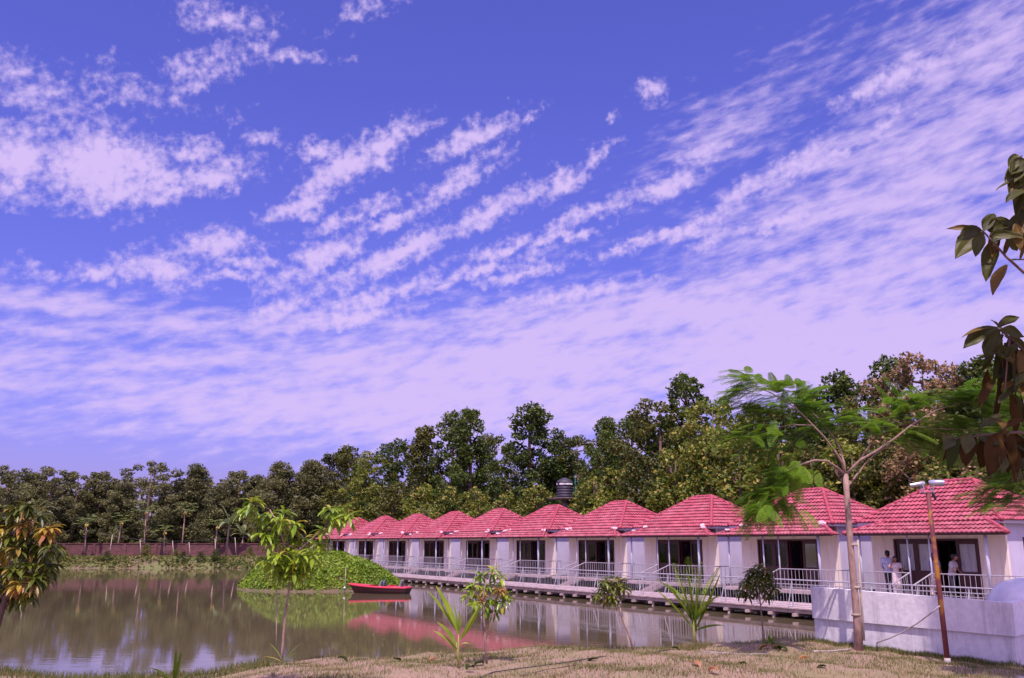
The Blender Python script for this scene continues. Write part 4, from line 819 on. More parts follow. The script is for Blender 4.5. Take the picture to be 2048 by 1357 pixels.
# ------------------------------------------------------------------ feathery tree
def bip_leaf(rng, L=.5, np_=14, nl=8, pl=.10):
    """one twice-pinnate leaf along +x, as small leaflets; returns V (quads)"""
    V = []
    for i in range(np_):
        t = (i + 1) / np_; bx = L * t; bz = -.14 * L * t * t; pl_ = pl * math.sin(math.pi * (.18 + .74 * t)) ** .7
        for sgn in (-1, 1):
            dx, dy = .42, .9 * sgn; n = math.hypot(dx, dy); dx /= n; dy /= n
            for k in range(nl):
                u = pl_ * (k + .5) / nl; cx, cy, cz = bx + dx * u, dy * u, bz - .35 * u * u / pl - .004
                w = pl_ / nl * .40; l = .010 + .006 * math.sin(math.pi * (k + .5) / nl)
                px_, py_ = -dy, dx
                V += [(cx - dx * w - px_ * l, cy - dy * w - py_ * l, cz), (cx + dx * w - px_ * l, cy + dy * w - py_ * l, cz), (cx + dx * w + px_ * l, cy + dy * w + py_ * l, cz), (cx - dx * w + px_ * l, cy - dy * w + py_ * l, cz)]
    return np.array(V)
rng = np.random.default_rng(21); rg = random.Random(21)
def feather_crown(anchors, name, parent, org, spread=1.0, Ls=(.5, .82)):
    """anchors: (px, py, Y, direction degrees on screen, count, jitter px)"""
    base = bip_leaf(rng); out = []; tw = MB()
    for (px, py, Y, ang, cnt, jx, jy) in anchors:
        for _ in range(int(cnt * 2.7)):
            p = np.array(P(px + rng.normal() * jx, py + rng.normal() * jy, Y + rng.normal() * .45)) - org
            a = rad(ang + rng.normal() * 35); yaw = rng.uniform(-1.3, 1.3); el = math.sin(a) * (.42 if 200 < ang < 300 else .25) - .03 + rng.normal() * .07
            d = np.array((math.cos(a) * math.cos(yaw), math.sin(yaw) * .9, el)); d /= np.linalg.norm(d)
            sd = np.cross(d, (0, 0, 1.0)); sd /= np.linalg.norm(sd); up = np.cross(sd, d); roll = rng.normal() * .07; sd2 = sd * math.cos(roll) + up * math.sin(roll); up2 = -sd * math.sin(roll) + up * math.cos(roll)
            s_ = rng.uniform(*Ls) / .5; out.append(p + (base[:, :1] * d + base[:, 1:2] * sd2 + base[:, 2:] * up2) * s_)
            e = p + d * .5 * s_; tw.tube([tuple(p), tuple(p + d * .25 * s_ + up2 * -.014), tuple(e + up2 * -.11 * s_)], .0045, 3, cap=False)
    V = np.concatenate(out); F = np.arange(len(V)).reshape(-1, 4); F = np.concatenate([F, np.array(tw.f) + len(V)]); V = np.concatenate([V] + tw.v); npmesh(name, V, F, M_feather, parent)
YT = 22.1; tb = P(1716, 1283, YT); ft = empty('flame_tree', (tb.x, tb.y, float(gz(tb.x, tb.y))), 0, 'slender feathery leaved tree forking above the roofs, right foreground', 'tree'); o = np.array(ft.location)
def L_(px, py, dy=0.0): return Vector(P(px, py, YT + dy)) - Vector(o)
tr = MB(); tr.tube([(0, 0, -.15), L_(1714, 1240), L_(1708, 1170), L_(1701, 1090), L_(1695, 1010), L_(1691, 948)], [.115, .09, .083, .077, .072, .066], 14); tr.build('trunk', M_palebark, ft, True)
st = MB(); st.tube([L_(1725, 1281) + Vector((0, -.1, 0)), L_(1722, 1200), L_(1714, 1080) + Vector((.02, 0, 0))], [.03, .028, .026], 8)
for yy in (1175, 1230, 1090): q = L_(1712 if yy > 1100 else 1706, yy); st.tube([q + Vector((.0, 0, -.03)), q + Vector((0, 0, .03))], .105, 12)
st.build('bamboo_support', M_bamboo, ft, True)
BR = [([(1691, 952), (1684, 925), (1669, 902), (1648, 874), (1626, 851), (1590, 815), (1540, 785), (1500, 770)], 0, -.8, .045),
      ([(1691, 950), (1688, 925), (1679, 896), (1667, 874), (1649, 852), (1625, 825), (1600, 800)], 0, .9, .04),
      ([(1691, 950), (1672, 934), (1653, 922), (1628, 921), (1600, 930), (1577, 941), (1545, 975), (1515, 1015)], 0, -1.2, .042),
      ([(1692, 950), (1706, 935), (1720, 921), (1755, 901), (1790, 877), (1821, 852), (1870, 822), (1920, 805), (1985, 800)], 0, -.9, .05),
      ([(1716, 926), (1740, 890), (1764, 858), (1790, 825), (1815, 800)], 0, 1.0, .032),
      ([(1694, 976), (1712, 952), (1735, 922), (1760, 900), (1800, 885), (1860, 870), (1930, 875)], 0, .7, .035),
      ([(1626, 851), (1580, 850), (1530, 862), (1490, 875)], -.5, -1.2, .018), ([(1821, 852), (1870, 858), (1940, 860), (2010, 880)], -.8, -1.4, .02), ([(1590, 815), (1545, 820), (1500, 830)], -.6, -.8, .015)]
b = MB()
for pts, y0, y1, r in BR:
    n = len(pts); b.tube([L_(x, y, y0 + (y1 - y0) * (i / (n - 1))) for i, (x, y) in enumerate(pts)], [r * .78 * (1 - .75 * i / (n - 1)) for i in range(n)], 8)
b.build('branches', M_palebark, ft, True)
AN = [(1510, 765, 21.4, 160, 14, 18, 8), (1560, 775, 21.6, 120, 16, 22, 10), (1480, 785, 21.3, 190, 8, 10, 10), (1600, 800, 22.6, 60, 14, 26, 12), (1540, 810, 21.5, 190, 20, 30, 12), (1620, 835, 22.5, 20, 16, 28, 12), (1560, 845, 21.4, 190, 18, 34, 14),
      (1500, 870, 21.2, 200, 14, 22, 10), (1600, 870, 22.3, 190, 14, 32, 12), (1545, 900, 21.4, 215, 12, 26, 12), (1650, 850, 22.8, 40, 10, 24, 12),
      (1570, 955, 20.9, 215, 14, 18, 12), (1540, 990, 20.8, 225, 14, 16, 12), (1560, 1000, 20.8, 260, 10, 18, 10), (1515, 1015, 20.7, 215, 9, 8, 8), (1600, 935, 21.1, 250, 8, 18, 8),
      (1790, 830, 22.7, 120, 12, 24, 12), (1830, 805, 22.5, 60, 14, 26, 12), (1880, 795, 21.6, 30, 18, 28, 12), (1930, 790, 21.4, 10, 18, 28, 12), (1980, 800, 21.2, -10, 18, 24, 14), (1850, 845, 21.6, 0, 16, 34, 12), (1920, 845, 21.2, -10, 20, 34, 14),
      (1990, 860, 21.0, -15, 18, 28, 16), (1800, 880, 22.4, -20, 14, 30, 12), (1870, 880, 22.4, -25, 16, 34, 12), (1930, 895, 22.2, -25, 12, 30, 14), (1780, 855, 22.5, 160, 10, 20, 10)]
feather_crown(AN, 'crown', ft, o)
# second feathery tree, its trunk outside the frame on the right
tb = P(2150, 1283, 17.0); f2 = empty('flame_tree', (tb.x, tb.y, .55), 0, 'feathery branches reaching in from a second tree at the right edge, over the nearest roof', 'tree'); o2 = np.array(f2.location)
tr = MB(); q = lambda x, y, Y: Vector(P(x, y, Y)) - Vector(o2)
tr.tube([(0, 0, -.2), q(2140, 1100, 17), q(2125, 960, 17)], [.12, .1, .08], 12); tr.build('trunk', M_palebark, f2, True)
b = MB()
for pts in ([(2125, 960), (2080, 950), (2030, 958), (1985, 975)], [(2125, 965), (2075, 985), (2020, 1000), (1970, 1010)], [(2127, 950), (2090, 900), (2040, 880), (2000, 890)]): b.tube([q(x, y, 17 - .15 * i) for i, (x, y) in enumerate(pts)], [.04, .025, .016, .008], 6)
b.build('branches', M_palebark, f2, True)
feather_crown([(2010, 940, 16.6, 185, 8, 22, 10), (2045, 990, 16.7, 185, 8, 14, 14), (2020, 860, 16.8, 160, 8, 20, 14), (2045, 830, 16.9, 150, 7, 14, 14), (2035, 960, 16.6, 185, 9, 16, 8), (2000, 975, 16.5, 190, 7, 12, 6), (2030, 1000, 16.6, 190, 8, 16, 8), (1985, 1005, 16.5, 195, 6, 10, 6), (2040, 925, 16.7, 160, 8, 14, 10), (2040, 880, 16.7, 150, 8, 14, 12), (1965, 985, 16.4, 185, 3, 8, 5)], 'crown', f2, o2, Ls=(.4, .6))
# ------------------------------------------------------------------ broad leaved boughs close to the camera
def broad_leaf(mb, b, d, L, w, rg, droop=.8):
    b = Vector(b); d = Vector(d).normalized(); sd = d.cross(Vector((rg.uniform(-.5, .5), rg.uniform(-1, -.2), rg.uniform(.1, .9)))).normalized(); n = 7; V = []; p = b.copy(); dd = d.copy(); ph = rg.uniform(0, 6)
    for i in range(n + 1):
        t = i / n; ww = w * .5 * (math.sin(math.pi * min(1, .04 + t * .97)) ** .75) * (1 + .1 * math.sin(9 * t + ph)); up = sd.cross(dd).normalized(); wv = .05 * w * math.sin(7 * t + ph)
        V += [p - sd * ww + up * (ww * .35 + wv), p - sd * ww * .5 + up * (ww * .1 - wv), p, p + sd * ww * .5 + up * (ww * .1 + wv), p + sd * ww * .96 + up * (ww * .35 - wv)]
        dd = (dd + Vector((0, 0, -droop / n * 1.4))).normalized(); p = p + dd * (L / n)
    F = [(i * 5 + j, i * 5 + j + 1, (i + 1) * 5 + j + 1, (i + 1) * 5 + j) for i in range(n) for j in range(4)]
    mb.add([tuple(v) for v in V], F)
YB = 4.2
tt = empty('teak_tree', (3.9, 3.9, .55), 0, 'broad leaved dark boughs hanging in from the right frame edge, close to the camera', 'tree'); o3 = Vector(tt.location); q = lambda x, y, Y=YB: Vector(P(x, y, Y)) - o3
MB().tube([(0, 0, -.2), (-.02, .02, 2), (.02, .05, 4.4), (.05, .1, 5.5)], [.11, .1, .08, .05], 12).build('trunk', M_bark, tt, True)
b = MB()
b.tube([(.02, .05, 2.9), q(2075, 560), q(2047, 545), q(2012, 514), q(1984, 482), q(1965, 462)], [.03, .014, .0075, .006, .005, .004], 8)
b.tube([(.02, .05, 3.9), q(2080, 420), q(2050, 380), q(2040, 340)], [.03, .012, .008, .005], 8)
b.tube([(.02, .05, 2.2), q(2080, 720), q(2046, 700), q(2010, 668), q(1992, 655)], [.03, .012, .008, .006, .004], 8); b.tube([(.02, .05, 1.9), q(2080, 880), q(2040, 865), q(1990, 868), q(1900, 880)], [.03, .01, .007, .005, .003], 8); b.tube([q(2020, 675), q(2015, 720), q(2010, 780)], [.006, .005, .003], 6)
b.tube([q(1984, 482), q(2010, 470), q(2040, 462)], .004, 6)
b.build('branches', M_bark, tt, True)
rg = random.Random(8); lf = MB(); px2m = YB / 1790.
def BL(x0, y0, x1, y1, w, mb=lf, dY=None):
    Yl = YB + (rg.uniform(-.1, .1) if dY is None else dY); a_, b_ = q(x0, y0, Yl), q(x1, y1, Yl + rg.uniform(-.06, .06)); d = b_ - a_; L = d.length; dr = .35
    broad_leaf(mb, a_, d + Vector((0, 0, L * .18)), L * 1.04, w * px2m, rg, dr)
for a in [(1965, 462, 1895, 452, 14), (1965, 462, 1908, 512, 46), (1962, 460, 1915, 475, 34), (1968, 462, 1985, 425, 26), (1965, 465, 1950, 512, 26), (1975, 462, 2020, 440, 40), (1982, 470, 2030, 450, 34), (1990, 478, 1970, 560, 34), (2014, 530, 1984, 588, 34), (1985, 475, 2045, 468, 22), (2010, 470, 2035, 500, 26), (2022, 522, 2060, 520, 16),
          (2050, 330, 2008, 365, 34), (2050, 320, 2020, 345, 30), (2052, 345, 2016, 385, 30), (2055, 380, 2010, 400, 26), (2060, 380, 2030, 430, 44), (2060, 430, 2022, 470, 50), (2060, 470, 2035, 490, 30), (2045, 312, 2020, 330, 22), (2060, 400, 2050, 460, 50)]: BL(*a)
for a in [(1992, 655, 1922, 668, 14), (1994, 656, 1925, 690, 34), (1995, 655, 2035, 630, 20), (1996, 660, 1970, 715, 34), (2000, 662, 2048, 670, 26), (2005, 668, 1960, 740, 30), (2010, 672, 2050, 700, 30), (2020, 675, 2010, 770, 38), (2030, 680, 2030, 790, 30), (2005, 665, 1985, 640, 24), (2040, 700, 2052, 770, 34)]: BL(*a)
rs = random.Random(31)
for (cx_, cy_, jx, jy, cnt) in ((2035, 350, 16, 34, 12), (2045, 440, 14, 26, 9), (2010, 455, 26, 14, 6), (2020, 690, 26, 30, 14), (2035, 770, 18, 40, 12), (2015, 850, 30, 24, 10), (1950, 875, 40, 8, 7), (2030, 920, 18, 24, 8)):
    for _ in range(cnt):
        x_, y_ = cx_ + rs.gauss(0, jx * .6), cy_ + rs.gauss(0, jy * .6); a_ = rs.uniform(-.5, 3.6); l_ = rs.uniform(30, 58); BL(x_, y_, x_ + l_ * math.cos(a_) * .7, y_ + abs(l_ * math.sin(a_)) * .9 + 6, rs.uniform(14, 28))
lf.build('leaves', M_teak, tt)
rl_ = MB()
for a in [(a_[0], a_[1], a_[2], a_[3], a_[4] * .72) for a_ in [(2000, 672, 1985, 765, 34), (2010, 690, 1992, 790, 32), (1990, 760, 1955, 810, 26), (2000, 770, 1985, 840, 40), (2020, 790, 2030, 870, 46), (1995, 868, 1975, 950, 60), (2010, 870, 2030, 960, 62), (1950, 872, 1930, 930, 40), (1920, 878, 1895, 940, 34), (2040, 790, 2050, 850, 30), (1900, 880, 1885, 920, 22), (2030, 868, 2050, 930, 40), (1975, 740, 1968, 800, 26), (2015, 855, 2045, 835, 24), (1935, 876, 1925, 925, 36), (1975, 870, 1960, 935, 40), (2025, 868, 2015, 945, 44)]]: BL(*a, mb=rl_)
rl_.build('russet_leaves', M_russet, tt)
cn = MB(); rg = random.Random(77)  # unseen foliage above the frame, added to shade the hanging leaves
for k in range(520):
    c_ = Vector((rg.uniform(1.7, 4.6), rg.uniform(.6, 3.2), rg.uniform(5.4, 6.6))) - o3; broad_leaf(cn, c_, (rg.uniform(-1, 1), rg.uniform(-1, 1), rg.uniform(-.4, .3)), rg.uniform(.22, .34), .14, rg, .6)
for k in range(7): cn.tube([(.02, .05, 4.6), (rg.uniform(-2, .6), rg.uniform(-3, -.7), rg.uniform(5.0, 5.8))], [.03, .008], 5)
cn.build('crown', M_teak, tt)
# ------------------------------------------------------------------ saplings on the near bank
def whorl(mb, p, n, L, w, rg, up=.3, droop=1.2):
    for k in range(n):
        th = k * 2.4 + rg.uniform(-.4, .4); e = rg.uniform(-.3, .8) + up * .5; mb.leaf(p, (math.cos(th) * math.cos(e), math.sin(th) * math.cos(e), math.sin(e)), L * rg.uniform(.7, 1.15), w * rg.uniform(.8, 1.15), droop * rg.uniform(.6, 1.3), .22, 4)
def find(px, py):
    z = .5
    for _ in range(8): q_ = G(px, py, z); z = float(gz(q_.x, q_.y))
    return q_
def sapling(name, base_px, stem, whorls, label, leafL=.26, m=M_mango, cat='sapling', r0=.028, seed=1, extra=None, bark=M_palebark, young=None, group='young trees on the near bank', n=11, Yd=None):
    rg = random.Random(seed); bp = find(*base_px); Y = bp.y if Yd is None else Yd
    if Yd: bp = P(base_px[0], base_px[1], Yd); bp.z = float(gz(bp.x, bp.y))
    r = empty(name, tuple(bp), 0, label, cat, group); q_ = lambda x, y, d=0: Vector(P(x, y, Y + d)) - Vector(bp)
    t = MB(); 
    for si, poly in enumerate(stem):
        pts = [q_(x, y) for x, y in poly]
        if si == 0: pts[0] = Vector((0, 0, -.06))
        k = len(pts); rr = r0 * (1 if si == 0 else .45); t.tube(pts, [rr * (1 - .6 * i / (k - 1)) for i in range(k)], 8)
    lf = MB(); ly = MB(); stems = [pt for poly in stem for pt in poly]
    for wi, (x, y) in enumerate(whorls):
        dep = rg.uniform(-.38, .38); p = q_(x, y, dep); near = min(stems, key=lambda s_: (s_[0] - x) ** 2 + (s_[1] - y - 25) ** 2); a = q_(*near)
        t.tube([a, a.lerp(p, .55) + Vector((0, 0, .02)), p], [r0 * .3, r0 * .22, r0 * .15], 5)
        tgt = ly if (young and rg.random() < young) else lf
        whorl(tgt, p, n + 3, leafL * 1.05, leafL * .27, rg, .3, .8); whorl(tgt, p + Vector((0, 0, -.07)), n // 2 + 1, leafL, leafL * .26, rg, -.5, 1.2)
    t.build('trunk', bark, r, True); lf.build('leaves', m, r)
    if ly.n: ly.build('young_leaves', M_young, r)
    return r, q_
r1, q1 = sapling('mango_sapling', (562, 1326), [[(562, 1326), (566, 1290), (570, 1230), (578, 1180), (577, 1120), (560, 1060), (540, 1020)], [(577, 1120), (610, 1090), (650, 1055), (680, 1030)], [(577, 1130), (540, 1100), (515, 1080)], [(575, 1150), (605, 1130), (630, 1120)]],
   [(505, 1005), (535, 1030), (515, 1058), (560, 1045), (575, 1065), (545, 1085), (590, 1085), (560, 1110), (535, 1120), (585, 1120), (605, 1125), (625, 1110), (575, 1145), (595, 1150), (560, 1148), (680, 1022), (668, 1040), (645, 1062), (695, 1035), (640, 1090), (548, 1060), (520, 1035), (568, 1028), (590, 1050), (530, 1070), (608, 1078), (572, 1098), (548, 1118), (598, 1108), (588, 1135), (570, 1130), (612, 1140), (550, 1135), (490, 1020), (660, 1020)],
   'tallest mango sapling with bright drooping leaves, standing before the green island', .34, M_mango, seed=3, r0=.033, n=9)
sk = MB(); sk.tube([q1(552, 1310), q1(553, 1250), q1(553, 1180)], .012, 6); sk.build('support_stick', M_bamboo, r1, True)
sh = empty('seedling', tuple(find(566, 1330)), 0, 'broad leaved seedling at the foot of the tallest mango sapling', 'seedling'); o4 = Vector(sh.location); lf = MB()
for (x, y) in ((530, 1312), (545, 1290), (595, 1288), (592, 1305), (585, 1325), (540, 1328)): d = Vector(P(x, y, o4.y)) - o4; lf.leaf((0, 0, .03), tuple(d + Vector((0, rg.uniform(-.1, .1), .1))), d.length * 1.1, .06, .4, .15, 5)
lf.build('leaves', M_mango, sh)
r2, q2 = sapling('mango_sapling', (974, 1328), [[(974, 1328), (970, 1280), (968, 1240), (966, 1200), (972, 1160)], [(970, 1285), (985, 1240), (990, 1210)], [(970, 1280), (962, 1240), (958, 1205)]],
   [(985, 1142), (960, 1152), (1000, 1158), (945, 1172), (972, 1172), (1000, 1180), (1012, 1192), (938, 1190), (960, 1195), (985, 1200), (1005, 1205), (950, 1210), (972, 1212), (990, 1222)], 'mango sapling with yellow whorl of leaves, right beside the coconut seedling with dark blades', .25, M_mango, seed=5, r0=.026, n=9, young=.12)
r3, q3 = sapling('mango_sapling', (1268, 1302), [[(1268, 1302), (1258, 1270), (1245, 1240), (1232, 1205), (1226, 1180)]], [(1230, 1158), (1215, 1162), (1243, 1162), (1205, 1178), (1235, 1178), (1250, 1178), (1196, 1190), (1212, 1195), (1225, 1200), (1222, 1172), (1208, 1165), (1240, 1172), (1218, 1186)], 'dark leaved sapling leaning left on a bare pale stem', .23, M_mangodark, seed=7, r0=.026, n=12)
sk = MB(); sk.tube([q3(1266, 1300), q3(1240, 1215)], .009, 6); sk.build('support_stick', M_bamboo, r3, True)
r4, q4 = sapling('mango_sapling', (1527, 1284), [[(1527, 1284), (1524, 1240), (1519, 1190), (1518, 1150)], [(1523, 1210), (1507, 1180), (1495, 1160)]], [(1520, 1132), (1500, 1145), (1535, 1142), (1515, 1155), (1490, 1165), (1540, 1162), (1505, 1172), (1528, 1172), (1482, 1182), (1548, 1178), (1495, 1190), (1535, 1188), (1510, 1140), (1525, 1150), (1500, 1160), (1518, 1165), (1532, 1152), (1512, 1182)], 'dark leaved upright sapling before the second cottage from the right', .26, M_mangodark, seed=9, r0=.026, n=12)
# dark mango at the left edge, nearer to the camera
r5, q5 = sapling('mango_tree', (-22, 1330), [[(-22, 1330), (-8, 1260), (10, 1200), (25, 1160), (40, 1110)], [(10, 1200), (-20, 1140), (-30, 1080)], [(25, 1160), (70, 1130), (95, 1100)], [(40, 1110), (60, 1060), (55, 1030)]],
   [(30, 1020), (55, 1015), (75, 1035), (10, 1040), (45, 1050), (95, 1060), (85, 1075), (60, 1080), (20, 1075), (-5, 1060), (105, 1095), (90, 1110), (65, 1105), (35, 1100), (5, 1105), (-20, 1095), (80, 1135), (100, 1130), (55, 1135), (25, 1140), (0, 1145), (70, 1160), (40, 1170), (15, 1175), (85, 1150), (-15, 1170), (60, 1185), (30, 1195), (-25, 1030), (-10, 1200)],
   'dark bushy mango tree with coppery young leaves at the left frame edge', .25, M_mangodark, cat='tree', seed=13, r0=.06, n=17, young=.33, bark=M_bark, group=None, Yd=14.0)
# small bush and dry clump
bs = empty('small_bush', tuple(find(1541, 1290)), 0, 'small bright green bush at the water edge under the dark upright sapling', 'bush'); lf = MB(); rg = random.Random(2)
for k in range(70): th = rg.uniform(0, 6.28); e = rg.uniform(.1, 1.4); d = (math.cos(th) * math.cos(e), math.sin(th) * math.cos(e), math.sin(e)); l = rg.uniform(.03, .2); lf.leaf([c * l for c in d], d, rg.uniform(.07, .12), .045, .6, .2, 4)
lf.build('leaves', M_creeper, bs)
# coconut seedlings
def frond(mb, base, d, L, rg, droop=.7, n=26, ll=.3, split=True, lw=.022):
    p = Vector(base); dd = Vector(d).normalized(); pts = []; 
    for i in range(n + 1):
        pts.append((p.copy(), dd.copy())); dd = (dd + Vector((0, 0, -droop / n * (.4 + 1.2 * i / n)))).normalized(); p = p + dd * (L / n)
    mb.tube([a for a, _ in pts], [.016 * (1 - .85 * i / n) for i in range(n + 1)], 5)
    for i in range(4 if split else 8, n):
        a, dd = pts[i]; t = i / n; sd = dd.cross(Vector((0, 0, 1))); sd = sd.normalized() if sd.length > .05 else Vector((1, 0, 0)); up = sd.cross(dd).normalized()
        for sg in (-1, 1):
            l = ll * math.sin(math.pi * (.15 + .8 * t)) * rg.uniform(.85, 1.1); mb.leaf(a, tuple(dd * .75 + sd * sg * .62 + up * .25), l, lw, .5, .3, 3 if False else 4, side=None)
def blade(mb, base, d, L, w, droop=.5, sd=None): mb.leaf(base, d, L, w, droop, .35, 9, side=sd)
cp = find(1389, 1292); c1 = empty('coconut_seedling', tuple(cp), 0, 'bright yellow green coconut seedling with spreading split fronds', 'coconut seedling', 'coconut seedlings on the near bank'); o5 = Vector(cp); rg = random.Random(6)
q_ = lambda x, y, d=0: Vector(P(x, y, o5.y + d)) - o5
st = MB(); st.tube([(0, 0, -.05), q_(1388, 1265), q_(1387, 1240)], [.045, .035, .022], 8); st.tube([(0, 0, .1), q_(1392, 1235)], [.02, .012], 6); st.build('stem', mat('coconut_stem', (.26, .28, .06), (.36, .26, .10), rough=.6), c1, True)
fr = MB()
for (x, y, dy, L) in ((1330, 1172, .1, 1.0), (1352, 1150, -.3, 1.0), (1376, 1140, .3, .95), (1400, 1150, -.25, .9), (1432, 1155, .2, 1.05), (1425, 1205, -.35, .7), (1345, 1185, .35, .9)):
    d = q_(x, y - 30, dy) - q_(1388, 1250); frond(fr, q_(1388, 1250), tuple(d), d.length * .98, rg, .45 if y < 1160 else .9, 30, .34, True, .03)
for (x, y, w) in ((1435, 1145, .20), (1375, 1142, .16), (1358, 1148, .13), (1318, 1175, .12), (1438, 1226, .12), (1392, 1160, .14)): d = q_(x, y) - q_(1389, 1262); blade(fr, q_(1389, 1262), tuple(d), d.length, w, .12 if y < 1200 else .5, Vector((.25, .9, .2)))
fr.build('fronds', M_palm, c1)
cp = find(917, 1338); c2 = empty('coconut_seedling', tuple(cp), 0, 'short coconut seedling with broad dark undivided blades, left of the yellow whorled sapling', 'coconut seedling', 'coconut seedlings on the near bank'); o5 = Vector(cp)
q_ = lambda x, y, d=0: Vector(P(x, y, o5.y + d)) - o5
st = MB(); st.tube([(0, 0, -.05), q_(917, 1300), q_(917, 1270)], [.024, .018, .012], 8); st.tube([(0, 0, .05), q_(913, 1285)], [.02, .01], 6); st.build('stem', bpy.data.materials['coconut_stem'], c2, True)
fr = MB(); sdv = Vector((.5, .8, .25))
for (x0, y0, x, y, w, dr) in ((916, 1270, 873, 1172, .16, .05), (912, 1262, 858, 1178, .09, .12), (920, 1280, 958, 1205, .17, .12), (915, 1298, 880, 1240, .12, .3), (915, 1305, 872, 1255, .09, .3), (918, 1262, 917, 1222, .09, 0), (921, 1275, 945, 1225, .09, .2), (919, 1270, 905, 1200, .05, 0), (920, 1290, 943, 1285, .03, 1.0)):
    d = q_(x, y) - q_(x0, y0); blade(fr, q_(x0, y0), tuple(d + Vector((0, 0, dr * .2))), d.length, w, dr, sdv)
fr.build('fronds', M_palm, c2)
cp = find(345, 1400); c3 = empty('coconut_seedling', tuple(cp), 0, 'coconut seedling cut off by the bottom frame edge, lower left', 'coconut seedling', 'coconut seedlings on the near bank'); o5 = Vector(cp)
q_ = lambda x, y, d=0: Vector(P(x, y, o5.y + d)) - o5; fr = MB()
MB().tube([(0, 0, -.05), q_(345, 1370)], [.035, .02], 8).build('stem', bpy.data.materials['coconut_stem'], c3, True)
for (x, y, w, dr) in ((352, 1302, .06, 0), (362, 1304, .06, 0), (308, 1322, .05, .7), (388, 1338, .05, .6), (320, 1345, .04, .7), (375, 1350, .04, .5)): d = q_(x, y) - q_(346, 1375); blade(fr, q_(346, 1375), tuple(d + Vector((0, 0, dr * .25))), d.length * 1.02, w, dr, Vector((.7, .6, .2)))
fr.build('fronds', M_palm, c3)
# dead leaves, coir and stones
rg = random.Random(12)
for i, (x, y) in enumerate([(1385, 1330), (1500, 1332), (930, 1345), (1545, 1296), (1560, 1298), (1190, 1322), (1600, 1325), (790, 1322), (960, 1332), (870, 1322), (1345, 1300), (700, 1330), (1440, 1345), (1660, 1338)]):
    p = find(x, y); m = MB(); big = i in (3, 4)
    for k in range(3 if big else 1): m.leaf((rg.uniform(-.08, .08), rg.uniform(-.1, .1), .04), (rg.uniform(-1, 1), rg.uniform(-.6, .6), .25), .32 if big else .24, .14, .9, .3, 5)
    tag(m.build('dead_leaf', M_russet if i % 3 else M_young, None, False, tuple(p)), f"curled {'russet' if i % 3 else 'tan'} dead leaf on the dry grass, {['first','second','third','fourth','fifth','sixth','seventh','eighth','ninth','tenth','eleventh','twelfth','thirteenth','last'][sorted(range(14), key=lambda k: [1385,1500,930,1545,1560,1190,1600,790,960,870,1345,700,1440,1660][k]).index(i)]} from the left", 'dead leaf', 'dead leaves on the near bank')
# tree behind the camera whose shade falls on the lower left bank
high = TreeKind(91, 20, 3.6, .6, 46, 120, .5, 'round', cr=(.8, 1.5))
high.place('shade_tree', -5.4, 4.4, 20.0, ML['dark'], 'tall tree standing left of the viewer, shading the lower left bank', 'tree', None, .85)
high.place('shade_tree', 9.3, 5.6, 34.0, ML['dark'], 'very tall tree right of the viewer, dappling the landing wall with shade', 'tree', None, .3)
# ------------------------------------------------------------------ grass on the near bank
rng = np.random.default_rng(4)
def blades(X_, Y_, h, w, m, name, label, lean=.5):
    n = len(X_); Z_ = gz(X_, Y_); th = rng.uniform(0, 6.28, n); hh = h * rng.uniform(.5, 1.4, n); lx = np.cos(th) * hh * lean * rng.uniform(.1, 1.4, n); ly = np.sin(th) * hh * lean * rng.uniform(.1, 1.4, n); a = rng.uniform(0, 6.28, n); wx = np.cos(a) * w; wy = np.sin(a) * w
    B = np.stack([X_, Y_, Z_ - .01], 1); V = np.stack([B - np.stack([wx, wy, 0 * wx], 1), B + np.stack([wx, wy, 0 * wx], 1), B + np.stack([lx * .4 + wx * .7, ly * .4 + wy * .7, hh * .6], 1), B + np.stack([lx * .4 - wx * .7, ly * .4 - wy * .7, hh * .6], 1), B + np.stack([lx, ly, hh], 1)], 1).reshape(-1, 3)
    I = np.arange(n)[:, None] * 5; F = np.concatenate([I + np.array([[0, 1, 2, 3]]), I + np.array([[3, 2, 4, 4]])]); 
    F3 = [tuple(f) for f in (I + np.array([[0, 1, 2, 3]])).tolist()] + [tuple(f) for f in (I + np.array([[3, 2, 4]])).tolist()]
    mb = MB(); mb.v = [V]; mb.f = F3; tag(mb.build(name, m), label, 'grass', kind='stuff')
n = 170000; Y_ = 13 + 13 * rng.uniform(0, 1, n) ** .9; X_ = Y_ * rng.uniform(-.62, .64, n); sd = pond_sd(X_, Y_)
dens = np.clip(.55 + .5 * np.sin(X_ * 1.3 + np.sin(Y_ * 2)) * np.cos(Y_ * 1.1 + X_ * .4) + .25 * np.sin(X_ * 4.1 + Y_ * 3.3), .08, 1); k = (sd > -.1) & (rng.uniform(0, 1, n) < dens) & (Y_ < 27)
d_ = (X_ - 8.0) * (19.7 - 24.4) - (Y_ - 24.4) * (10.68 - 8.0); k &= ~((X_ > 7.9) & (d_ < .0)); X_, Y_, sd = X_[k], Y_[k], sd[k]
blades(X_, Y_, .065, .005, M_grassmat, 'dry_grass', 'short dry grass over the near bank', .8)
n = 16000; Y_ = rng.uniform(15, 26, n); X_ = Y_ * rng.uniform(-.62, .36, n); sd = pond_sd(X_, Y_); k = (sd > -.12) & (sd < .5) & (rng.uniform(0, 1, n) < .55 + .45 * np.sin(X_ * 2.2)); blades(X_[k], Y_[k], .17, .004, M_grassmat, 'shore_grass', 'taller pale grass fringing the water edge')
n = 9000; t = rng.uniform(0, 1, n); X_ = 8.0 + 2.68 * t + rng.normal(0, .15, n) - .28; Y_ = 24.4 - 4.7 * t + rng.normal(0, .15, n) - .2; blades(X_, Y_, .12, .005, M_weed, 'wall_foot_grass', 'green grass tufts along the foot of the landing wall')
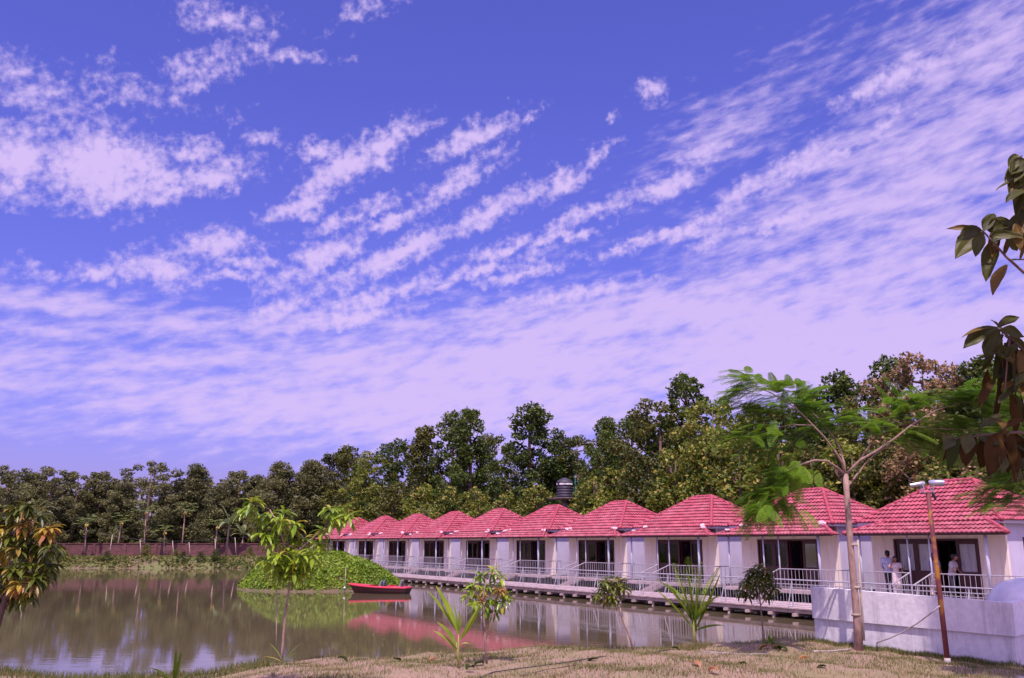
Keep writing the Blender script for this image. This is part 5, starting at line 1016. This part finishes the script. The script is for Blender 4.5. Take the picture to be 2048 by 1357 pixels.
n = 1500; X_ = rng.normal(0, .18, n); Y_ = rng.normal(0, .14, n); c = find(1389, 1298); blades(c.x + X_, c.y + Y_, .13, .004, M_grassmat, 'tuft_grass', 'dry grass tuft round the foot of the bright coconut seedling')
n = 14000; Y_ = rng.uniform(13.5, 21, n); X_ = Y_ * rng.uniform(-.64, -.26, n); sd = pond_sd(X_, Y_); k = (sd > -.1) & (sd < 2.2); blades(X_[k], Y_[k], .16, .006, M_weed, 'shaded_grass', 'dark green grass on the shaded lower left bank')
n = 60000; Y_ = 13 + 12 * rng.uniform(0, 1, n); X_ = Y_ * rng.uniform(-.4, .62, n); sd = pond_sd(X_, Y_); pt = np.sin(X_ * .8 + 2 * np.sin(Y_ * .7)) + np.cos(Y_ * 1.5 - X_ * .5) + .6 * np.sin(X_ * 3.1 + Y_ * 2.2)
d_ = (X_ - 8.0) * (19.7 - 24.4) - (Y_ - 24.4) * (10.68 - 8.0); k = (sd > .1) & (pt > .75 + rng.uniform(-.5, .5, n)) & ~((X_ > 7.9) & (d_ < .0)); blades(X_[k], Y_[k], .075, .006, M_weed, 'weed_patches', 'low green weeds growing in patches over the dry bank', .9)
# seed stalks standing against the water
m = MB(); rg = random.Random(3)
for (x, y0, y1) in [(288, 1350, 1288), (205, 1352, 1300), (216, 1352, 1305), (225, 1352, 1300), (150, 1352, 1300), (140, 1352, 1310), (700, 1318, 1285), (745, 1316, 1262), (760, 1316, 1275), (660, 1320, 1285), (800, 1312, 1280), (1008, 1306, 1240), (1015, 1306, 1262), (1120, 1300, 1280)]:
    b_ = find(x, y0); t_ = P(x + rg.uniform(-25, 30), y1, b_.y); m.tube([b_, b_.lerp(t_, .5) + Vector((.02, 0, .03)), t_], .004, 4)
    for k in range(7): f_ = .55 + .06 * k; p = b_.lerp(t_, f_); m.leaf(p, (rg.uniform(-1, 1), rg.uniform(-1, 1), .6), .05, .012, .4, .1, 4)
tag(m.build('seed_stalks', M_grassmat), 'thin dry grass seed stalks standing against the water', 'grass', kind='stuff')
# ------------------------------------------------------------------ people on the nearest porch
M_skin = mat('brown_skin', (.30, .13, .085), (.26, .11, .07), rough=.5, scale=9); M_hair = mat('black_hair', (.010, .007, .008), rough=.45); M_eye = mat('eye_white', (.75, .7, .68), rough=.3); M_lip = mat('lips', (.30, .06, .05), rough=.5)
M_shirt = mat('pale_blue_shirt', (.50, .50, .66), (.42, .42, .58), rough=.85, scale=12); M_trous = mat('dark_trousers', (.03, .028, .045), rough=.8); M_tunic = mat('pale_pink_tunic', (.74, .60, .60), (.62, .46, .48), rough=.85, scale=26); M_wtr = mat('white_trousers', (.78, .72, .74), rough=.85)
M_gshirt = mat('grey_violet_shirt', (.25, .23, .36), (.2, .18, .3), rough=.85, scale=10); M_floral = mat('floral_cotton', (.72, .60, .54), (.42, .26, .20), rough=.9, scale=16, lo=.42, hi=.56); M_shoe = mat('black_shoe', (.02, .02, .025), rough=.4); M_wshirt = mat('pale_grey_shirt', (.42, .38, .42), (.36, .33, .37), rough=.85, scale=9)
def capsule(bm, a, b, ra, rb, n=12):
    a, b = Vector(a), Vector(b); d = b - a; Ln = max(d.length, 1e-4); qn = d.to_track_quat('Z', 'Y'); V = []; F = []; ks = 5
    rings = [(-ra * math.cos(math.pi / 2 * i / ks), ra * math.sin(math.pi / 2 * i / ks)) for i in range(1, ks + 1)] + [(Ln + rb * math.sin(math.pi / 2 * i / ks), rb * math.cos(math.pi / 2 * i / ks)) for i in range(0, ks)]
    V.append(a + qn @ Vector((0, 0, -ra)))
    for z, r_ in rings:
        for j in range(n): V.append(a + qn @ Vector((r_ * math.cos(6.28318 * j / n), r_ * math.sin(6.28318 * j / n), z)))
    V.append(a + qn @ Vector((0, 0, Ln + rb))); m_ = len(rings); e = len(V) - 1
    F += [(0, 1 + (j + 1) % n, 1 + j) for j in range(n)] + [(1 + i * n + j, 1 + i * n + (j + 1) % n, 1 + (i + 1) * n + (j + 1) % n, 1 + (i + 1) * n + j) for i in range(m_ - 1) for j in range(n)] + [(e, 1 + (m_ - 1) * n + j, 1 + (m_ - 1) * n + (j + 1) % n) for j in range(n)]
    bm.add([tuple(v) for v in V], F)
def ell(bm, c, r): bm.sphere(c, r, 16, 12)
def fuse(mb, name, m, parent, vox, smooth=2):
    o = mb.build(name + '_raw', m); md = o.modifiers.new('r', 'REMESH'); md.mode = 'VOXEL'; md.voxel_size = vox; md.use_smooth_shade = True
    if smooth: ms = o.modifiers.new('s', 'SMOOTH'); ms.iterations = smooth; ms.factor = .5
    dg = bpy.context.evaluated_depsgraph_get(); me = bpy.data.meshes.new_from_object(o.evaluated_get(dg)); me.name = name; bpy.data.objects.remove(o)
    if not me.materials: me.materials.append(m)
    q = bpy.data.objects.new(name, me); COL.objects.link(q); q.parent = parent; return q
def hand(bm, w, d, up, side, curl):
    """palm, four unequal bent fingers and a thumb leaving the side of the palm"""
    d = Vector(d).normalized(); side = Vector(side); side = (side - d * side.dot(d)).normalized(); pn = d.cross(side).normalized(); w = Vector(w)
    for t in (-.028, -.01, .01, .028): capsule(bm, w, w + d * .085 + side * t, .017, .0125)
    for t, l in ((-.031, .058), (-.011, .072), (.010, .078), (.031, .068)):
        a = w + d * .088 + side * t; dd = (d + pn * curl * .5).normalized(); b_ = a + dd * l * .5; d2 = (d + pn * curl * 1.5).normalized(); c_ = b_ + d2 * l * .3; d3 = (d + pn * curl * 2.6).normalized()
        capsule(bm, a, b_, .0095, .009); capsule(bm, b_, c_, .009, .0085); capsule(bm, c_, c_ + d3 * l * .25, .0085, .0075)
    a = w + d * .03 + side * .028; b_ = a + (d * .6 + side * .8 + pn * .3).normalized() * .04; capsule(bm, a, b_, .013, .0105); capsule(bm, b_, b_ + (d + side * .25 + pn * curl).normalized() * .032, .0105, .0085)
def person(label, xl, D, H, face, arms, outfit, lean=0.0, hairlong=False, headturn=0.0, female=False):
    """built facing +x; H height; arms = ((elbow, wrist, hand direction), ...) in units of H, relative to the feet"""
    r = empty('person', tuple(R(S0 + xl, D, .852)), face, label, 'person'); k = H; sw = .112 if female else .13; hip = (0, 0, .52)
    J = lambda x, y, z: Vector((x + lean * max(0, z - .52), y, z)) * k
    b = MB(); hd = J(.012, 0, .935); ht = Matrix.Rotation(headturn, 3, 'Z'); fwd = ht @ Vector((1, 0, 0)); sdv = ht @ Vector((0, 1, 0)); hp = lambda x, y, z: hd + (fwd * x + sdv * y + Vector((0, 0, z))) * k
    # torso
    capsule(b, J(0, -.035, .50), J(0, .035, .50), .068 * k, .068 * k); capsule(b, J(0, 0, .53), J(.0, 0, .64), .068 * k, .062 * k); capsule(b, J(0, -.045, .74), J(0, .045, .74), .066 * k, .066 * k); capsule(b, J(0, 0, .62), J(0, 0, .74), .066 * k, .074 * k)
    capsule(b, J(0, -sw + .02, .80), J(0, sw - .02, .80), .036 * k, .036 * k); capsule(b, J(.0, 0, .80), J(.01, 0, .885), .037 * k, .031 * k)
    # head: skull, face, jaw, nose, ears
    b.add(*_ell(hp(-.008, 0, .005), (.062 * k, .048 * k, .062 * k), headturn)); b.add(*_ell(hp(.018, 0, -.025), (.040 * k, .036 * k, .045 * k), headturn)); capsule(b, hp(.042, 0, -.055), hp(.046, 0, -.054), .014 * k, .012 * k)
    capsule(b, hp(.054, 0, .000), hp(.064, 0, -.018), .0055 * k, .0085 * k)
    for s_ in (-1, 1): b.add(*_ell(hp(-.005, s_ * .049, -.01), (.011 * k, .006 * k, .018 * k), headturn)); capsule(b, hp(.048, s_ * .018, .016), hp(.044, s_ * .03, .014), .006 * k, .005 * k); capsule(b, hp(.036, s_ * .022, -.012), hp(.036, s_ * .024, -.014), .016 * k, .014 * k)
    for s_, (kx, ax_) in zip((-1, 1), outfit.get('legs', ((.02, -.01), (.0, -.02)))):
        hpj, kn, an = J(0, s_ * .05, .50), Vector((kx, s_ * .052, .275)) * k, Vector((ax_, s_ * .055, .045)) * k
        capsule(b, hpj, kn, .055 * k, .036 * k); capsule(b, kn, Vector((kx * .5 + ax_ * .5 - .006, s_ * .054, .18)) * k, .036 * k, .034 * k); capsule(b, Vector((kx * .5 + ax_ * .5 - .006, s_ * .054, .18)) * k, an, .034 * k, .021 * k); capsule(b, an + Vector((-.012 * k, 0, -.018 * k)), an + Vector((.10 * k, s_ * .01 * k, -.028 * k)), .021 * k, .015 * k)
    for s_, (el, wr, hdir) in zip((-1, 1), arms):
        shj = J(0, s_ * sw, .80); e, w = J(*el), J(*wr); capsule(b, shj, e, .032 * k, .023 * k); capsule(b, e, w, .023 * k, .0145 * k); hand(b, w + (w - e).normalized() * .012, hdir, None, (0, s_ * -1, .2) if abs(hdir[1]) < .7 else (1, 0, 0), .35)
    fuse(b, 'body', M_skin, r, .0075)
    # face marks
    for s_ in (-1, 1):
        e = MB(); e.sphere(hp(.0475, s_ * .019, .004), .0072 * k, 8, 6); eo = e.build('eye', M_eye, r, True); MB().sphere(hp(.0535, s_ * .019, .004), .0034 * k, 8, 6).build('iris', M_hair, eo, True); MB().tube([hp(.054, s_ * .010, .019), hp(.054, s_ * .019, .0225), hp(.047, s_ * .03, .019)], .0022 * k, 5).build('eyebrow', M_hair, r)
    MB().tube([hp(.052, -.015, -.036), hp(.057, 0, -.0375), hp(.052, .015, -.036)], [.002 * k, .0038 * k, .002 * k], 6).build('mouth', M_lip, r)
    # hair
    h = MB(); h.add(*_ell(hp(-.018, 0, .018), (.066 * k, .055 * k, .062 * k), headturn)); h.add(*_ell(hp(-.032, 0, -.012), (.044 * k, .050 * k, .055 * k), headturn)); h.add(*_ell(hp(.008, 0, .047), (.046 * k, .042 * k, .028 * k), headturn))
    if hairlong:
        for s_ in (-1, 1): capsule(h, hp(-.012, s_ * .045, .0), hp(-.03, s_ * .047, -.075), .02 * k, .014 * k)
        capsule(h, hp(-.045, 0, -.01), hp(-.062, 0, -.09), .04 * k, .03 * k)
    fuse(h, 'hair', M_hair, r, .009)
    # clothes
    c = MB(); g = .012
    top = outfit['top']; capsule(c, J(0, -.045, .745), J(0, .045, .745), (.067 + g) * k, (.067 + g) * k); capsule(c, J(0, 0, .60), J(0, 0, .745), (.068 + g) * k, (.075 + g * .5) * k); capsule(c, J(0, -sw + .02, .797), J(0, sw - .02, .797), (.038 + g * .6) * k, (.038 + g * .6) * k); capsule(c, J(0, -.035, .535), J(0, .035, .535), (.066 + g) * k, (.066 + g) * k); capsule(c, J(0, 0, .53), J(0, 0, .62), (.07 + g) * k, (.068 + g) * k)
    for s_, (el, wr, hdir) in zip((-1, 1), arms):
        shj = J(0, s_ * sw, .80); e, w = J(*el), J(*wr); fr_ = outfit.get('sleeve', .6)
        if fr_ <= 1: capsule(c, shj, shj.lerp(e, fr_), (.034 + g * .7) * k, (.028 + g) * k)
        else: capsule(c, shj, e, (.034 + g * .7) * k, .034 * k); capsule(c, e, e.lerp(w, fr_ - 1), .034 * k, .027 * k)
    if outfit.get('skirt'):
        zb = outfit['skirt']; n = 7
        for i in range(n):
            t0_, t1_ = i / n, (i + 1) / n; z0_, z1_ = .55 + (zb - .55) * t0_, .55 + (zb - .55) * t1_
            for s_ in (-1, 0, 1): capsule(c, J(.0, s_ * (.035 + .02 * t0_), z0_), J(.0, s_ * (.035 + .02 * t1_), z1_), (.068 + .014 * t0_) * k, (.068 + .014 * t1_) * k)
    fuse(c, outfit.get('topname', 'shirt'), top, r, .011, 3)
    if outfit.get('pants'):
        c = MB()
        capsule(c, J(0, -.035, .505), J(0, .035, .505), .075 * k, .075 * k)
        for s_, (kx, ax_) in zip((-1, 1), outfit.get('legs', ((.02, -.01), (.0, -.02)))):
            hpj, kn, an = J(0, s_ * .05, .50), Vector((kx, s_ * .052, .275)) * k, Vector((ax_, s_ * .055, .065)) * k; wd = outfit.get('wide', 1.0); capsule(c, hpj, kn, .064 * k, .046 * k * wd); capsule(c, kn, an, .046 * k * wd, .034 * k * wd)
        fuse(c, 'trousers', outfit['pants'], r, .010, 2)
    for s_, (kx, ax_) in zip((-1, 1), outfit.get('legs', ((.02, -.01), (.0, -.02)))):
        an = Vector((ax_, s_ * .055, .045)) * k; c = MB(); capsule(c, an + Vector((-.014 * k, 0, -.022 * k)), an + Vector((.10 * k, s_ * .01 * k, -.026 * k)), .023 * k, .018 * k); c.build('shoe', M_shoe, r, True)
    return r
def _ell(c, r, rot):
    m_ = MB(); m_.sphere((0, 0, 0), r, 16, 12); V = np.concatenate(m_.v); cs, sn = math.cos(rot), math.sin(rot); V = V @ np.array([[cs, sn, 0], [-sn, cs, 0], [0, 0, 1]]); return V + np.array(c), m_.f
camdir = lambda a: a      # headings are world angles
person('man in pale blue shirt and dark trousers seen from behind, leftmost on the porch', 4.62, 32.15, 1.72, rad(62), (((.03, -.17, .64), (.10, -.15, .56), (1, 0, -.6)), ((.02, .16, .65), (.11, .12, .58), (1, 0, -.4))), dict(top=M_shirt, pants=M_trous, sleeve=1.7), headturn=rad(-20))
person('dark haired woman in pale pink tunic raising one hand to her hair', 4.12, 31.9, 1.50, rad(-105), (((.07, -.165, .70), (.07, -.085, .86), (.1, .25, 1)), ((.04, .15, .66), (.15, .14, .63), (1, 0, .05))), dict(top=M_tunic, pants=M_wtr, sleeve=.55, skirt=.26, topname='tunic', legs=((.03, .0), (-.01, -.05))), hairlong=True, headturn=rad(10), female=True)
person('person in grey violet top and pale floral trousers before the doorway', 2.55, 32.1, 1.66, rad(20), (((.0, -.155, .66), (.06, -.14, .55), (.8, 0, -1)), ((.02, .15, .65), (.10, .12, .60), (1, 0, -.2))), dict(top=M_gshirt, pants=M_floral, sleeve=.7, wide=1.45, legs=((.03, .02), (-.02, -.06))), hairlong=True, female=True, lean=.05)
person('person in pale grey short sleeved shirt leaning toward the porch rail beside the rusty pole', 1.75, 31.95, 1.62, rad(-45), (((.05, -.16, .65), (.14, -.12, .565), (1, 0, -.6)), ((.06, .15, .66), (.16, .13, .57), (1, 0, -.6))), dict(top=M_wshirt, pants=M_trous, sleeve=.55), lean=.22, headturn=rad(25))
